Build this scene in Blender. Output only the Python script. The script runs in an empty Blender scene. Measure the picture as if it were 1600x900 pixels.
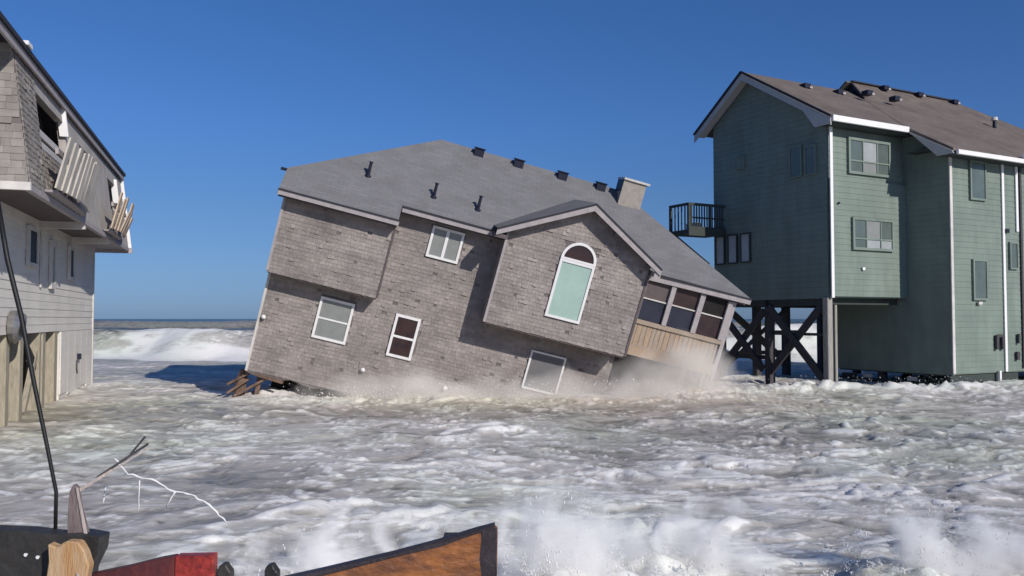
import bpy, bmesh, math, random
import numpy as np
from mathutils import Vector, Matrix, Euler
random.seed(7)
RNG = np.random.RandomState(11)
SC = bpy.context.scene
COL = SC.collection

# ------------------------------------------------------------------ camera
cam_d = bpy.data.cameras.new('camera')
cam = bpy.data.objects.new('camera', cam_d); COL.objects.link(cam)
cam.location = (0, 0, 2.4)
cam.rotation_euler = (math.radians(90 + 2.115), 0, 0)
cam_d.sensor_width = 36; cam_d.lens = 36 * 1300 / 1600
cam_d.clip_start = 0.05; cam_d.clip_end = 20000
SC.camera = cam

# ------------------------------------------------------------------ world and sun
SUN_AZ, SUN_EL = 40.0, 26.5          # degrees right of straight behind the camera, height
saz, sel = math.radians(SUN_AZ), math.radians(SUN_EL)
sun_dir = Vector((math.sin(saz) * math.cos(sel), -math.cos(saz) * math.cos(sel), math.sin(sel)))
w = bpy.data.worlds.new('World'); SC.world = w; w.use_nodes = True
nt = w.node_tree
bg = nt.nodes['Background']; bg.inputs['Strength'].default_value = 0.085
sky = nt.nodes.new('ShaderNodeTexSky'); sky.sky_type = 'NISHITA'; sky.sun_disc = False
sky.sun_elevation = sel
sky.sun_rotation = math.atan2(sun_dir.x, sun_dir.y)
sky.air_density = 1.0; sky.dust_density = 0.25; sky.ozone_density = 4.0; sky.altitude = 0
# deepen the blue towards the photograph's clear, saturated sky (same all the way round)
_tc = nt.nodes.new('ShaderNodeTexCoord'); _sp = nt.nodes.new('ShaderNodeSeparateXYZ'); nt.links.new(_tc.outputs['Generated'], _sp.inputs[0])
_rp = nt.nodes.new('ShaderNodeValToRGB'); nt.links.new(_sp.outputs['Z'], _rp.inputs['Fac'])
_e = _rp.color_ramp.elements
_e[0].position = 0; _e[0].color = (.30, .47, .97, 1); _e[1].position = 1; _e[1].color = (.46, .74, 1.08, 1)
for _p, _c in ((.06, (.38, .53, .88, 1)), (.13, (.42, .58, .86, 1)), (.22, (.43, .667, 1.045, 1)), (.36, (.415, .70, 1.08, 1))):
    _q = _e.new(_p); _q.color = _c
_mx = nt.nodes.new('ShaderNodeMix'); _mx.data_type = 'RGBA'; _mx.blend_type = 'MULTIPLY'; _mx.inputs['Factor'].default_value = 1
nt.links.new(sky.outputs[0], _mx.inputs['A']); nt.links.new(_rp.outputs[0], _mx.inputs['B'])
nt.links.new(_mx.outputs['Result'], bg.inputs['Color'])
SC.cycles.volume_bounces = 8; SC.cycles.max_bounces = 14
sd = bpy.data.lights.new('sun', 'SUN'); sd.energy = 4.0; sd.angle = math.radians(0.5); sd.color = (1, .95, .88)
so = bpy.data.objects.new('sun', sd); COL.objects.link(so)
so.rotation_euler = sun_dir.to_track_quat('Z', 'Y').to_euler()
so.location = (10, -10, 20)
SC.view_settings.view_transform = 'Standard'; SC.view_settings.look = 'None'
SC.view_settings.exposure = 0.0; SC.view_settings.gamma = 1.0
SC.view_settings.use_curve_mapping = False

# ------------------------------------------------------------------ materials
def mat(name, col, rough=.8, var=.0, scale=6., stretch=(1, 1, 1), bump=.0, bscale=30., island=0., col2=None,
        spec=.3, metal=0., stain=0., trans=0.):
    m = bpy.data.materials.new(name); m.use_nodes = True
    n = m.node_tree.nodes; l = m.node_tree.links; b = n['Principled BSDF']
    b.inputs['Roughness'].default_value = rough; b.inputs['Metallic'].default_value = metal
    b.inputs['Specular IOR Level'].default_value = spec
    tc = n.new('ShaderNodeTexCoord'); mp = n.new('ShaderNodeMapping'); mp.inputs['Scale'].default_value = stretch
    l.new(tc.outputs['Object'], mp.inputs['Vector'])
    cur = n.new('ShaderNodeRGB'); cur.outputs[0].default_value = (*col, 1); out = cur.outputs[0]
    if col2 or var:
        no = n.new('ShaderNodeTexNoise'); no.inputs['Scale'].default_value = scale; no.inputs['Detail'].default_value = 6
        no.inputs['Roughness'].default_value = .65
        l.new(mp.outputs[0], no.inputs['Vector'])
        mr = n.new('ShaderNodeMapRange'); mr.inputs['From Min'].default_value = .35; mr.inputs['From Max'].default_value = .65
        l.new(no.outputs['Fac'], mr.inputs['Value'])
        mx = n.new('ShaderNodeMix'); mx.data_type = 'RGBA'
        c2 = col2 if col2 else tuple(c * (1 - var) for c in col)
        l.new(mr.outputs[0], mx.inputs['Factor']); l.new(out, mx.inputs['A']); mx.inputs['B'].default_value = (*c2, 1)
        out = mx.outputs['Result']
    if stain:
        no = n.new('ShaderNodeTexNoise'); no.inputs['Scale'].default_value = .9; no.inputs['Detail'].default_value = 5
        l.new(tc.outputs['Object'], no.inputs['Vector'])
        mr = n.new('ShaderNodeMapRange'); mr.inputs['From Min'].default_value = .4; mr.inputs['From Max'].default_value = .7
        mr.inputs['To Min'].default_value = 1; mr.inputs['To Max'].default_value = 1 - stain
        l.new(no.outputs['Fac'], mr.inputs['Value'])
        hs = n.new('ShaderNodeHueSaturation'); l.new(mr.outputs[0], hs.inputs['Value']); l.new(out, hs.inputs['Color'])
        out = hs.outputs[0]
    if island:
        ge = n.new('ShaderNodeNewGeometry'); mr = n.new('ShaderNodeMapRange')
        mr.inputs['To Min'].default_value = 1 - island; mr.inputs['To Max'].default_value = 1 + island
        l.new(ge.outputs['Random Per Island'], mr.inputs['Value'])
        hs = n.new('ShaderNodeHueSaturation'); l.new(mr.outputs[0], hs.inputs['Value']); l.new(out, hs.inputs['Color'])
        out = hs.outputs[0]
    l.new(out, b.inputs['Base Color'])
    if bump:
        nb = n.new('ShaderNodeTexNoise'); nb.inputs['Scale'].default_value = bscale; nb.inputs['Detail'].default_value = 4
        l.new(mp.outputs[0], nb.inputs['Vector'])
        bp = n.new('ShaderNodeBump'); bp.inputs['Strength'].default_value = bump; bp.inputs['Distance'].default_value = .02
        l.new(nb.outputs['Fac'], bp.inputs['Height']); l.new(bp.outputs[0], b.inputs['Normal'])
    return m

M = {}
M['shingle'] = mat('cedar_shingle', (.345, .302, .283), .9, .28, 1.3, stretch=(.55, 1, 3.2), island=.11, bump=.3, bscale=40, stain=.25)
M['shingle_pale'] = mat('pale_shingle', (.30, .27, .245), .9, .25, 2.5, island=.16, bump=.3, bscale=40, stain=.15)
M['wallboard'] = mat('wall_sheathing', (.17, .145, .14), .9, .2, 2)
M['roof'] = mat('asphalt_shingle', (.185, .18, .185), .95, .12, 1.2, bump=.35, bscale=60, stain=.12)
M['roof_brown'] = mat('brown_asphalt_shingle', (.17, .138, .122), .95, .22, 1.1, bump=.35, bscale=60, stain=.15)
M['roof_edge'] = mat('roof_edge', (.035, .035, .045), .8)
M['fascia'] = mat('weathered_fascia', (.40, .36, .36), .8, .2, 5)
M['slat'] = mat('grey_slat', (.58, .53, .47), .85, .3, 2, stain=.2)
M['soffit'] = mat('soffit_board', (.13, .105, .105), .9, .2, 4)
M['white'] = mat('white_vinyl', (.78, .76, .75), .5, .08, 8)
M['white_old'] = mat('aged_white_paint', (.66, .62, .58), .7, .2, 3, stain=.15)
M['siding_white'] = mat('grey_white_siding', (.74, .695, .63), .7, .10, 2, stretch=(.3, 1, 6), stain=.12)
M['siding_panel'] = mat('weathered_panel', (.46, .42, .385), .85, .22, 2.2, stretch=(1, 1, .6), stain=.15, bump=.15)
M['green'] = mat('green_paint', (.200, .246, .211), .75, .16, 1.6, stretch=(1.6, 1.6, .35), stain=.16, bump=.1)
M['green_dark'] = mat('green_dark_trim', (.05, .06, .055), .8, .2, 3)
M['trim_lilac'] = mat('pale_grey_trim', (.50, .50, .54), .7, .1, 3)
M['rake_grey'] = mat('grey_rake_board', (.46, .45, .44), .8, .1, 3)
M['pane_green'] = mat('curtain_reflection_green', (.36, .50, .44), .35, .12, 1.5, spec=.5)  # curtain tone and glass reflection painted together as one pale green
M['pane_grey'] = mat('blind_grey', (.25, .26, .25), .3, .15, 3, spec=.5)
M['pane_screen'] = mat('insect_screen', (.16, .155, .16), .6, .08, 4)
M['pane_dark'] = mat('dark_glass', (.022, .02, .02), .5, .3, 2, spec=.12)
M['pane_blue'] = mat('bluish_glass', (.035, .038, .06), .35, .3, 2, spec=.3)
M['pane_brown'] = mat('brown_screen', (.055, .03, .028), .4, .3, 3, col2=(.03, .02, .025))
M['pane_light'] = mat('pale_blind', (.36, .38, .39), .3, .2, 2, spec=.5)
M['pane_dim'] = mat('dim_window_glass', (.11, .14, .13), .25, .2, 2, spec=.5)
M['plank'] = mat('weathered_pine', (.42, .335, .255), .85, .4, 3, stretch=(14, 14, 1.2), island=.0, col2=(.29, .225, .18), bump=.2)
M['plank_b'] = mat('orange_pine', (.44, .33, .23), .85, .4, 3, stretch=(14, 14, 1.2), col2=(.33, .24, .17), bump=.2)
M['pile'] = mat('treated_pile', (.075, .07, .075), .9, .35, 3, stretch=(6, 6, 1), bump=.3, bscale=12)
M['pile_pale'] = mat('pale_pile', (.34, .32, .29), .85, .3, 3, stretch=(6, 6, 1), bump=.2)
M['post_tan'] = mat('tan_post', (.40, .35, .27), .85, .35, 3, stretch=(6, 6, 1), col2=(.26, .23, .17))
M['dark'] = mat('interior_shade', (.03, .026, .024), .95, .3, 2)  # near-black colour paints in the shade of recesses and undersides
M['vent'] = mat('black_vent', (.012, .014, .03), .5)
M['brick'] = mat('chimney_siding', (.36, .32, .28), .9, .2, 6, bump=.3)
M['debris'] = mat('wet_debris', (.23, .15, .11), .8, .5, 6, bump=.4)
M['metal'] = mat('dull_metal', (.33, .32, .31), .35, .2, 8, metal=.7)
M['rod'] = mat('black_rubber', (.012, .012, .012), .5)
M['olive'] = mat('olive_boards', (.12, .115, .07), .9, .4, 3, stretch=(1, 1, 8))

for _k, _rx in (('roof', 0), ('roof_brown', 0)):
    _m = M[_k]; _n = _m.node_tree.nodes; _l = _m.node_tree.links; _b = _n['Principled BSDF']
    _src = _b.inputs['Base Color'].links[0].from_socket
    _t = _n.new('ShaderNodeTexCoord'); _q = _n.new('ShaderNodeTexBrick'); _q.inputs['Scale'].default_value = 1.0
    _q.inputs['Brick Width'].default_value = .32; _q.inputs['Row Height'].default_value = .12; _q.inputs['Mortar Size'].default_value = .006
    _q.inputs['Color1'].default_value = (.94, .94, .94, 1); _q.inputs['Color2'].default_value = (1.08, 1.08, 1.08, 1); _q.inputs['Mortar'].default_value = (.78, .78, .78, 1)
    _l.new(_t.outputs['Object'], _q.inputs['Vector'])
    _x = _n.new('ShaderNodeMix'); _x.data_type = 'RGBA'; _x.blend_type = 'MULTIPLY'; _x.inputs['Factor'].default_value = 1
    _l.new(_src, _x.inputs['A']); _l.new(_q.outputs['Color'], _x.inputs['B']); _l.new(_x.outputs['Result'], _b.inputs['Base Color'])

# ------------------------------------------------------------------ builders
def new_obj(name, me, parent=None, m=None):
    o = bpy.data.objects.new(name, me); COL.objects.link(o)
    if parent: o.parent = parent
    if m: me.materials.append(m)
    return o

ID = Matrix.Identity(4)
class MB:
    def __init__(s, T=None): s.v = []; s.f = []; s.T = T or ID
    def add(s, vs, fs):
        b = len(s.v); s.v += [tuple(s.T @ Vector(p)) for p in vs]; s.f += [tuple(b + i for i in f) for f in fs]; return s
    def box(s, x0, x1, y0, y1, z0, z1):
        return s.add([(x0, y0, z0), (x1, y0, z0), (x1, y1, z0), (x0, y1, z0), (x0, y0, z1), (x1, y0, z1), (x1, y1, z1), (x0, y1, z1)],
                     [(0, 3, 2, 1), (4, 5, 6, 7), (0, 1, 5, 4), (1, 2, 6, 5), (2, 3, 7, 6), (3, 0, 4, 7)])
    def prism(s, poly, d):            # 3D polygon extruded by vector d
        n = len(poly); d = Vector(d)
        vs = [tuple(p) for p in poly] + [tuple(Vector(p) + d) for p in poly]
        fs = [tuple(range(n)), tuple(range(2 * n - 1, n - 1, -1))]
        fs += [(i, i + n, (i + 1) % n + n, (i + 1) % n) for i in range(n)]
        return s.add(vs, fs)
    def bar(s, a, b, w, h, up=(0, 0, 1)):       # square bar from a to b
        a = Vector(a); b = Vector(b); d = (b - a).normalized(); u = Vector(up)
        if abs(d.dot(u)) > .95: u = Vector((0, 1, 0))
        sx = d.cross(u).normalized() * w / 2; sz = sx.cross(d).normalized() * h / 2
        vs = [a - sx - sz, a + sx - sz, a + sx + sz, a - sx + sz, b - sx - sz, b + sx - sz, b + sx + sz, b - sx + sz]
        return s.add(vs, [(0, 3, 2, 1), (4, 5, 6, 7), (0, 1, 5, 4), (1, 2, 6, 5), (2, 3, 7, 6), (3, 0, 4, 7)])
    def tube(s, pts, r, n=8):
        rs = r if isinstance(r, (list, tuple)) else [r] * len(pts)
        pts = [Vector(p) for p in pts]; b = []
        for i, p in enumerate(pts):
            d = (pts[min(i + 1, len(pts) - 1)] - pts[max(i - 1, 0)]).normalized()
            u = Vector((0, 0, 1)) if abs(d.z) < .9 else Vector((1, 0, 0))
            x = d.cross(u).normalized(); y = x.cross(d)
            b += [p + (x * math.cos(2 * math.pi * k / n) + y * math.sin(2 * math.pi * k / n)) * rs[i] for k in range(n)]
        fs = []
        for i in range(len(pts) - 1):
            for k in range(n):
                a = i * n + k; c = i * n + (k + 1) % n
                fs.append((a, c, c + n, a + n))
        fs.append(tuple(range(n - 1, -1, -1))); fs.append(tuple(range((len(pts) - 1) * n, len(pts) * n)))
        return s.add(b, fs)
    def build(s, name, m, parent=None, bevel=0., stuff=False, smooth=False):
        me = bpy.data.meshes.new(name); me.from_pydata(s.v, [], s.f); me.update()
        bm = bmesh.new(); bm.from_mesh(me); bmesh.ops.recalc_face_normals(bm, faces=bm.faces)
        if bevel: bmesh.ops.bevel(bm, geom=list(bm.edges), offset=bevel, segments=1, affect='EDGES')
        bm.to_mesh(me); bm.free()
        if smooth: me.polygons.foreach_set('use_smooth', [True] * len(me.polygons))
        o = new_obj(name, me, parent, m)
        if stuff: o['kind'] = 'stuff'
        return o

def thing(name, label, cat, matrix=None, group=None):
    o = bpy.data.objects.new(name, None); COL.objects.link(o); o.empty_display_size = .5
    if matrix is not None: o.matrix_world = matrix
    o['label'] = label; o['category'] = cat
    if group: o['group'] = group
    return o
def tag(o, label, cat, group=None):
    o['label'] = label; o['category'] = cat
    if group: o['group'] = group
    return o

def clip(poly, axis, lim, keep_less):     # clip convex 2D polygon
    out = []
    for i in range(len(poly)):
        a, b = poly[i], poly[(i + 1) % len(poly)]
        ia = (a[axis] <= lim) == keep_less or a[axis] == lim
        ib = (b[axis] <= lim) == keep_less or b[axis] == lim
        if ia: out.append(a)
        if ia != ib:
            t = (lim - a[axis]) / (b[axis] - a[axis])
            out.append((a[0] + t * (b[0] - a[0]), a[1] + t * (b[1] - a[1])))
    return out
def strip(poly, z0, z1):
    p = clip(poly, 1, z1, True)
    if len(p) >= 3: p = clip(p, 1, z0, False)
    return p if len(p) >= 3 else None
def inside(poly, x, z):
    c = False; n = len(poly)
    for i in range(n):
        a, b = poly[i], poly[(i + 1) % n]
        if (a[1] > z) != (b[1] > z) and x < (b[0] - a[0]) * (z - a[1]) / (b[1] - a[1]) + a[0]: c = not c
    return c

def wall(parent, poly, y, t, m, T=None, name='wall'):
    return MB(T).prism([(x, y, z) for x, z in poly], (0, t, 0)).build(name, m, parent)

def siding(parent, poly, y, exposure, m, T=None, thick=.011, name='siding_board', jit=.0):
    z0 = min(p[1] for p in poly); z1 = max(p[1] for p in poly); z = z0
    while z < z1 - .02:
        p = strip(poly, z, min(z + exposure * 1.0 - .004, z1))
        if p:
            lo = z; n = len(p); mb = MB(T)
            j = random.uniform(-jit, jit)
            def yy(zz): return y - thick * (1 - (zz - lo) / exposure) - .006 + j
            vs = [(a, yy(b), b) for a, b in p] + [(a, y + .004, b) for a, b in p]
            fs = [tuple(range(n)), tuple(range(2 * n - 1, n - 1, -1))] + [(i, i + n, (i + 1) % n + n, (i + 1) % n) for i in range(n)]
            mb.add(vs, fs).build(name, m, parent)
        z += exposure

def shingles(parent, poly, y, m, holes=(), T=None, exposure=.118, w=(.08, .17), missing=.012, curve=None):
    mb = MB(T)
    z0 = min(p[1] for p in poly); z1 = max(p[1] for p in poly); z = z0
    while z < z1:
        p = strip(poly, z, z + exposure)
        if p:
            xa = min(q[0] for q in p); xb = max(q[0] for q in p); x = xa - random.uniform(0, .1)
            while x < xb:
                ww = random.uniform(*w); a = max(x, xa); b = min(x + ww - .004, xb)
                cx, cz = (a + b) / 2, z + exposure / 2
                if b - a > .02 and inside(poly, cx, min(cz, z1 - .01)) and random.random() > missing and not any(h[0] < cx < h[1] and h[2] < cz < h[3] for h in holes):
                    t = .016 + random.uniform(-.004, .006) + (random.random() < .05) * .02; top = min(z + exposure + .02, z1 + .01)
                    dz = random.uniform(-.012, .008)
                    fn = curve or (lambda q: 0)
                    mb.add([(a, y - t + fn(z), z + dz), (b, y - t + fn(z), z + dz), (b, y - .006 + fn(top), top), (a, y - .006 + fn(top), top), (a, y + .01 + fn(z), z + dz), (b, y + .01 + fn(z), z + dz)],
                           [(0, 1, 2, 3), (0, 4, 5, 1), (0, 3, 4), (1, 5, 2)])
                x += ww
        z += exposure
    me = bpy.data.meshes.new('shingle'); me.from_pydata(mb.v, [], mb.f)
    o = new_obj('shingle', me, parent, m); o['kind'] = 'stuff'
    return o

def window(parent, x0, x1, z0, z1, y, pane, frame=None, fw=.07, mull=(), rails=(), T=None, proud=.07, rail_w=.05, panes=None, name='window'):
    frame = frame or M['white']
    f = MB(T)
    f.box(x0, x0 + fw, y - proud, y + .01, z0, z1); f.box(x1 - fw, x1, y - proud, y + .01, z0, z1)
    f.box(x0 + fw, x1 - fw, y - proud, y + .01, z0, z0 + fw); f.box(x0 + fw, x1 - fw, y - proud, y + .01, z1 - fw, z1)
    wo = f.build(name, frame, parent)
    for q in mull: MB(T).box(q - rail_w / 2, q + rail_w / 2, y - proud + .006, y + .008, z0 + fw, z1 - fw).build('mullion', frame, wo)
    xs = [x0 + fw] + [q for q in mull] + [x1 - fw]; zs = [z0 + fw] + list(rails) + [z1 - fw]
    for i in range(len(xs) - 1):
        for q in rails:
            MB(T).box(xs[i] + (rail_w / 2 if i else 0), xs[i + 1] - (rail_w / 2 if i < len(xs) - 2 else 0), y - proud + .01, y + .006, q - rail_w / 2, q + rail_w / 2).build('rail', frame, wo)
        for j in range(len(zs) - 1):
            pm = panes[(i * (len(zs) - 1) + j) % len(panes)] if panes else pane
            MB(T).box(xs[i] + .002, xs[i + 1] - .002, y - .04 - .004 * j, y - .005, zs[j] + .002, zs[j + 1] - .002).build('pane', pm, wo)
    return wo

# ================================================================== noise for the sea
_tab = RNG.rand(16, 256, 256)
def vnoise(x, y, k):
    t = _tab[k % 16]; xi = np.floor(x).astype(np.int64); yi = np.floor(y).astype(np.int64)
    fx = x - xi; fy = y - yi; fx = fx * fx * fx * (fx * (fx * 6 - 15) + 10); fy = fy * fy * fy * (fy * (fy * 6 - 15) + 10)
    x0 = xi & 255; x1 = (xi + 1) & 255; y0 = yi & 255; y1 = (yi + 1) & 255
    return (t[x0, y0] * (1 - fx) + t[x1, y0] * fx) * (1 - fy) + (t[x0, y1] * (1 - fx) + t[x1, y1] * fx) * fy
def sstep(a, b, x):
    t = np.clip((x - a) / (b - a), 0, 1); return t * t * (3 - 2 * t)
def rot(x, y, a): return x * math.cos(a) - y * math.sin(a), x * math.sin(a) + y * math.cos(a)
def ridged(x, y, k): return 1 - np.abs(2 * vnoise(x, y, k) - 1)

def sea_height(x, y):
    """returns height and foam amount of the sea at x, y"""
    d = np.hypot(x, y)
    near = 1 - sstep(30, 46, y)
    wx = x + 2.2 * (vnoise(x * .30, y * .38, 1) - .5) + .8 * (vnoise(x * .9, y * 1.1, 2) - .5) + .22 * (vnoise(x * 2.9, y * 3.4, 14) - .5)
    wy = y + 1.8 * (vnoise(x * .30, y * .38, 3) - .5) + .7 * (vnoise(x * .9, y * 1.1, 4) - .5) + .22 * (vnoise(x * 2.9, y * 3.4, 15) - .5)
    a, b = rot(wx, wy, .25); c, e = rot(wx, wy, -.30); g, i = rot(wx, wy, .1)
    swell = vnoise(a * .14, b * .26, 5) - .5
    r1 = ridged(a * .34, b * .62, 6); r2 = ridged(c * .8, e * 1.5, 7); r3 = ridged(g * 2.0, i * 3.4, 8); r4 = ridged(a * 4.6, b * 7.5, 9)
    r5 = vnoise(c * 11, e * 15, 10)
    rough = (.30 + .70 * near) * (.55 + .9 * vnoise(x * .12, y * .12, 11))
    h = .26 * swell + rough * (.10 * (r1 ** 1.5 - .35) + .046 * (r2 ** 1.5 - .35) + .014 * (r3 ** 1.5 - .4) * (.5 + r1) + .005 * (r4 ** 1.5 - .5) + .003 * (r5 - .5))
    foam = .50 + .16 * (r1 ** 2 - .35) + .20 * (r2 ** 2 - .35) + .16 * (r3 ** 2 - .4) + .10 * (r4 - .5) + .42 * (vnoise(wx * .22, wy * .34, 12) - .5)
    st1 = sstep(.86, .97, ridged(a * .8 + 3, b * 3.1, 3)) * sstep(.42, .6, vnoise(x * .8, y * 1.1, 2))
    st2 = sstep(.86, .97, ridged(c * 1.7, e * 6.0 + 9, 5)) * sstep(.40, .58, vnoise(x * 1.2 + 5, y * 1.7, 1))
    st3 = sstep(.84, .96, ridged(g * 4.2, i * 11.0 + 4, 7)) * sstep(.45, .6, vnoise(x * 1.9 + 5, y * 2.7, 9)) * (1 - sstep(14, 22, y))
    foam = foam + .58 * st1 + .52 * st2 + .40 * st3; h = h + rough * (.030 * st1 + .018 * st2 + .006 * st3)
    dk = sstep(.68, .80, vnoise(a * 1.1 + 8, b * 4.2, 4)) + .8 * sstep(.70, .80, vnoise(c * 3.1 + 8, e * 10.2, 6)); foam = foam - .36 * dk; h = h - rough * .018 * dk
    # surf break line behind the houses
    cr = 54 + 5 * (vnoise(x * .05, x * 0 + 3.3, 13) - .5) + 1.6 * (vnoise(x * .3, x * 0 + 7.1, 14) - .5)
    u = y - cr
    amp = 1.50 * (.78 + .5 * vnoise(x * .11, x * 0 + 1.7, 15))
    prof = np.where(u < 0, sstep(-5.2, 0, u) ** 1.1, np.exp(-(np.maximum(u, 0) / 4.5) ** 2))
    lumps = vnoise(x * .4, y * .7, 2) * .22 + ridged(x * 1.2, y * 1.8, 4) * .07
    h = h * (1 - .5 * prof) + amp * prof + lumps * prof * sstep(-6, -1, u) * (u < 2.0)
    ff = sstep(-6.4, -4.6, u + 1.2 * vnoise(x * .6, y * .6, 8)) * (1 - sstep(.2, 1.4, u))
    hn = .9 * (vnoise(x * .5, y * .5, 6) - .5); hole = np.maximum(sstep(.62, .74, vnoise(x * .17 + 4.7, y * .15, 6)), np.maximum(np.exp(-((x + 27 - hn * 3) / 2.6) ** 4), np.exp(-((x + 16.2 - hn * 3) / 2.4) ** 4))) * sstep(-3.4 + hn, -2.2 + hn, u)
    foam = np.maximum(foam * (1 - .2 * sstep(36, 41, y)) - .0, ff * (1.0 - .95 * hole) * (1.0 + .5 * (ridged(x * .9, y * 1.1, 8) - .5)))
    # outer breakers
    for (c0, A, L) in ((95, 1.3, 7), (150, 2.0, 9), (240, 1.2, 12)):
        cc = c0 + 14 * (vnoise(x * .02, x * 0 + c0, 3) - .5)
        uu = y - cc; k = sstep(.44, .58, vnoise(x * .035, x * 0 + c0 * .37, 5))
        pr = np.where(uu < 0, sstep(-L * .6, 0, uu), np.exp(-(np.maximum(uu, 0) / L) ** 2))
        h = h + A * pr; foam = np.maximum(foam * (1 - .8 * sstep(70, 85, y)), sstep(-L * .6, -L * .25, uu) * (1 - sstep(0, 2.5, uu)) * (.05 + 1.0 * k))
    far = sstep(250, 420, y)
    h = h * (1 - far); foam = np.where(y < 50, np.maximum(foam, .26), foam); foam = foam * (1 - far) - .5 * far
    # spray thrown up close to the broken deck and foam heaps against the houses
    for (px, py, hh, sx, sy) in ((3.55, 7.5, .22, .45, .4), (.35, 7.2, .2, .6, .4), (1.15, 7.9, .14, .8, .5), (-1.75, 7.1, .22, .6, .3), (4.3, 8.4, .2, .6, .4),
                                 (-1.4, 10.0, .12, 1.2, .5), (2.2, 9.6, .15, .8, .4),
                                 (-3.5, 24.3, .14, 4.4, .9), (2.0, 23.9, .10, 4.0, .9), (6.2, 25.3, .26, 1.6, .8), (-7.6, 26.0, .30, 1.4, 1.0), (8.5, 27.5, .24, 2.5, .9), (13.5, 27.4, .22, 4.0, .7), (19, 29.0, .2, 3.5, .8), (-14.2, 25.5, .2, .8, 3.0)):
        q = np.exp(-((x - px) / sx) ** 2 - ((y - py) / sy) ** 2)
        n = .6 + .5 * r3 ** 2 * (.5 + r2) + .15 * r4
        h = h + hh * q * n; foam = foam + .38 * q
    return h, foam

def grow(start, end, step, rate):
    out = [start]
    while out[-1] < end: out.append(out[-1] + max(step, rate * abs(out[-1])))
    return out
def build_sea():
    ys = [-60, -40, -25, -15, -8, -4, -1, 1, 2, 3, 4] + grow(4.6, 75, .036, .0046) + grow(75.5, 6500, .8, .014)
    pos = np.arange(0, 9, .048).tolist() + grow(9.0, 30, .06, .0070) + grow(30.4, 6500, .3, .05)
    xs = np.array([-v for v in pos[:0:-1]] + pos); ys = np.array(ys)
    nx, ny = len(xs), len(ys)
    X, Y = np.meshgrid(xs, ys)
    H, F = sea_height(X, Y)
    H = H * sstep(-6, 3, Y)
    # push crests sideways for choppier tops
    gx = np.gradient(H, axis=1) / np.maximum(np.gradient(X, axis=1), 1e-6); gy = np.gradient(H, axis=0) / np.maximum(np.gradient(Y, axis=0), 1e-6)
    lim = sstep(60, 45, Y) * 0.05
    lim = (1 - sstep(45, 60, Y)) * .05
    co = np.stack([X - np.clip(gx, -1.2, 1.2) * lim, Y - np.clip(gy, -1.2, 1.2) * lim, H], -1).reshape(-1, 3).astype(np.float32)
    idx = np.arange(nx * ny).reshape(ny, nx)
    q = np.stack([idx[:-1, :-1], idx[:-1, 1:], idx[1:, 1:], idx[1:, :-1]], -1).reshape(-1, 4)
    me = bpy.data.meshes.new('sea'); me.vertices.add(len(co)); me.vertices.foreach_set('co', co.ravel())
    me.loops.add(q.size); me.loops.foreach_set('vertex_index', q.ravel().astype(np.int32))
    me.polygons.add(len(q)); me.polygons.foreach_set('loop_start', np.arange(0, q.size, 4, dtype=np.int32))
    me.polygons.foreach_set('loop_total', np.full(len(q), 4, dtype=np.int32))
    me.polygons.foreach_set('use_smooth', np.ones(len(q), dtype=bool))
    me.update()
    at = me.attributes.new('foam', 'FLOAT', 'POINT'); at.data.foreach_set('value', F.ravel().astype(np.float32))
    silt = np.exp(-((X - 2) / 8) ** 2 - ((Y - 24) / 3.2) ** 2) + np.exp(-((X + 13) / 3.5) ** 2 - ((Y - 20) / 6) ** 2)
    at = me.attributes.new('silt', 'FLOAT', 'POINT'); at.data.foreach_set('value', np.clip(silt, 0, 1).ravel().astype(np.float32))
    m = bpy.data.materials.new('surf_water'); m.use_nodes = True
    n = m.node_tree.nodes; l = m.node_tree.links; b = n['Principled BSDF']
    tc = n.new('ShaderNodeTexCoord'); A = n.new('ShaderNodeAttribute'); A.attribute_name = 'foam'
    def noise(sc, det, rough=.6, stretch=(1, 1, 1), dist=0.):
        mp = n.new('ShaderNodeMapping'); mp.inputs['Scale'].default_value = stretch; l.new(tc.outputs['Object'], mp.inputs['Vector'])
        q = n.new('ShaderNodeTexNoise'); q.inputs['Scale'].default_value = sc; q.inputs['Detail'].default_value = det; q.inputs['Roughness'].default_value = rough
        q.inputs['Distortion'].default_value = dist
        l.new(mp.outputs[0], q.inputs['Vector']); return q.outputs['Fac']
    def math_(op, a, c):
        q = n.new('ShaderNodeMath'); q.operation = op
        for k, v in enumerate((a, c)):
            if hasattr(v, 'links'): l.new(v, q.inputs[k])
            else: q.inputs[k].default_value = v
        return q.outputs[0]
    n1 = noise(1.8, 8, .66, (.7, 2.2, 1), 1.0); n2 = noise(8, 5, .6, (.7, 2.4, 1), .8)
    f = math_('ADD', A.outputs['Fac'], math_('MULTIPLY', math_('SUBTRACT', n1, .5), 1.0))
    f = math_('ADD', f, math_('MULTIPLY', math_('SUBTRACT', n2, .5), .55))
    mpr = n.new('ShaderNodeMapping'); mpr.inputs['Scale'].default_value = (.7, 1.9, 1); l.new(tc.outputs['Object'], mpr.inputs['Vector'])
    rg = n.new('ShaderNodeTexNoise'); rg.noise_type = 'RIDGED_MULTIFRACTAL'; rg.inputs['Scale'].default_value = 2.6; rg.inputs['Detail'].default_value = 5
    rg.inputs['Distortion'].default_value = .6; l.new(mpr.outputs[0], rg.inputs['Vector'])
    rm = n.new('ShaderNodeMapRange'); rm.inputs['From Min'].default_value = .9; rm.inputs['From Max'].default_value = 1.7; rm.inputs['To Max'].default_value = .22
    l.new(rg.outputs['Fac'], rm.inputs['Value'])
    f = math_('ADD', f, rm.outputs[0])
    cr = n.new('ShaderNodeValToRGB'); l.new(f, cr.inputs['Fac'])
    e = cr.color_ramp.elements
    e[0].position = .0; e[0].color = (.05, .075, .085, 1)
    e[1].position = 1.0; e[1].color = (.82, .79, .76, 1)
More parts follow.
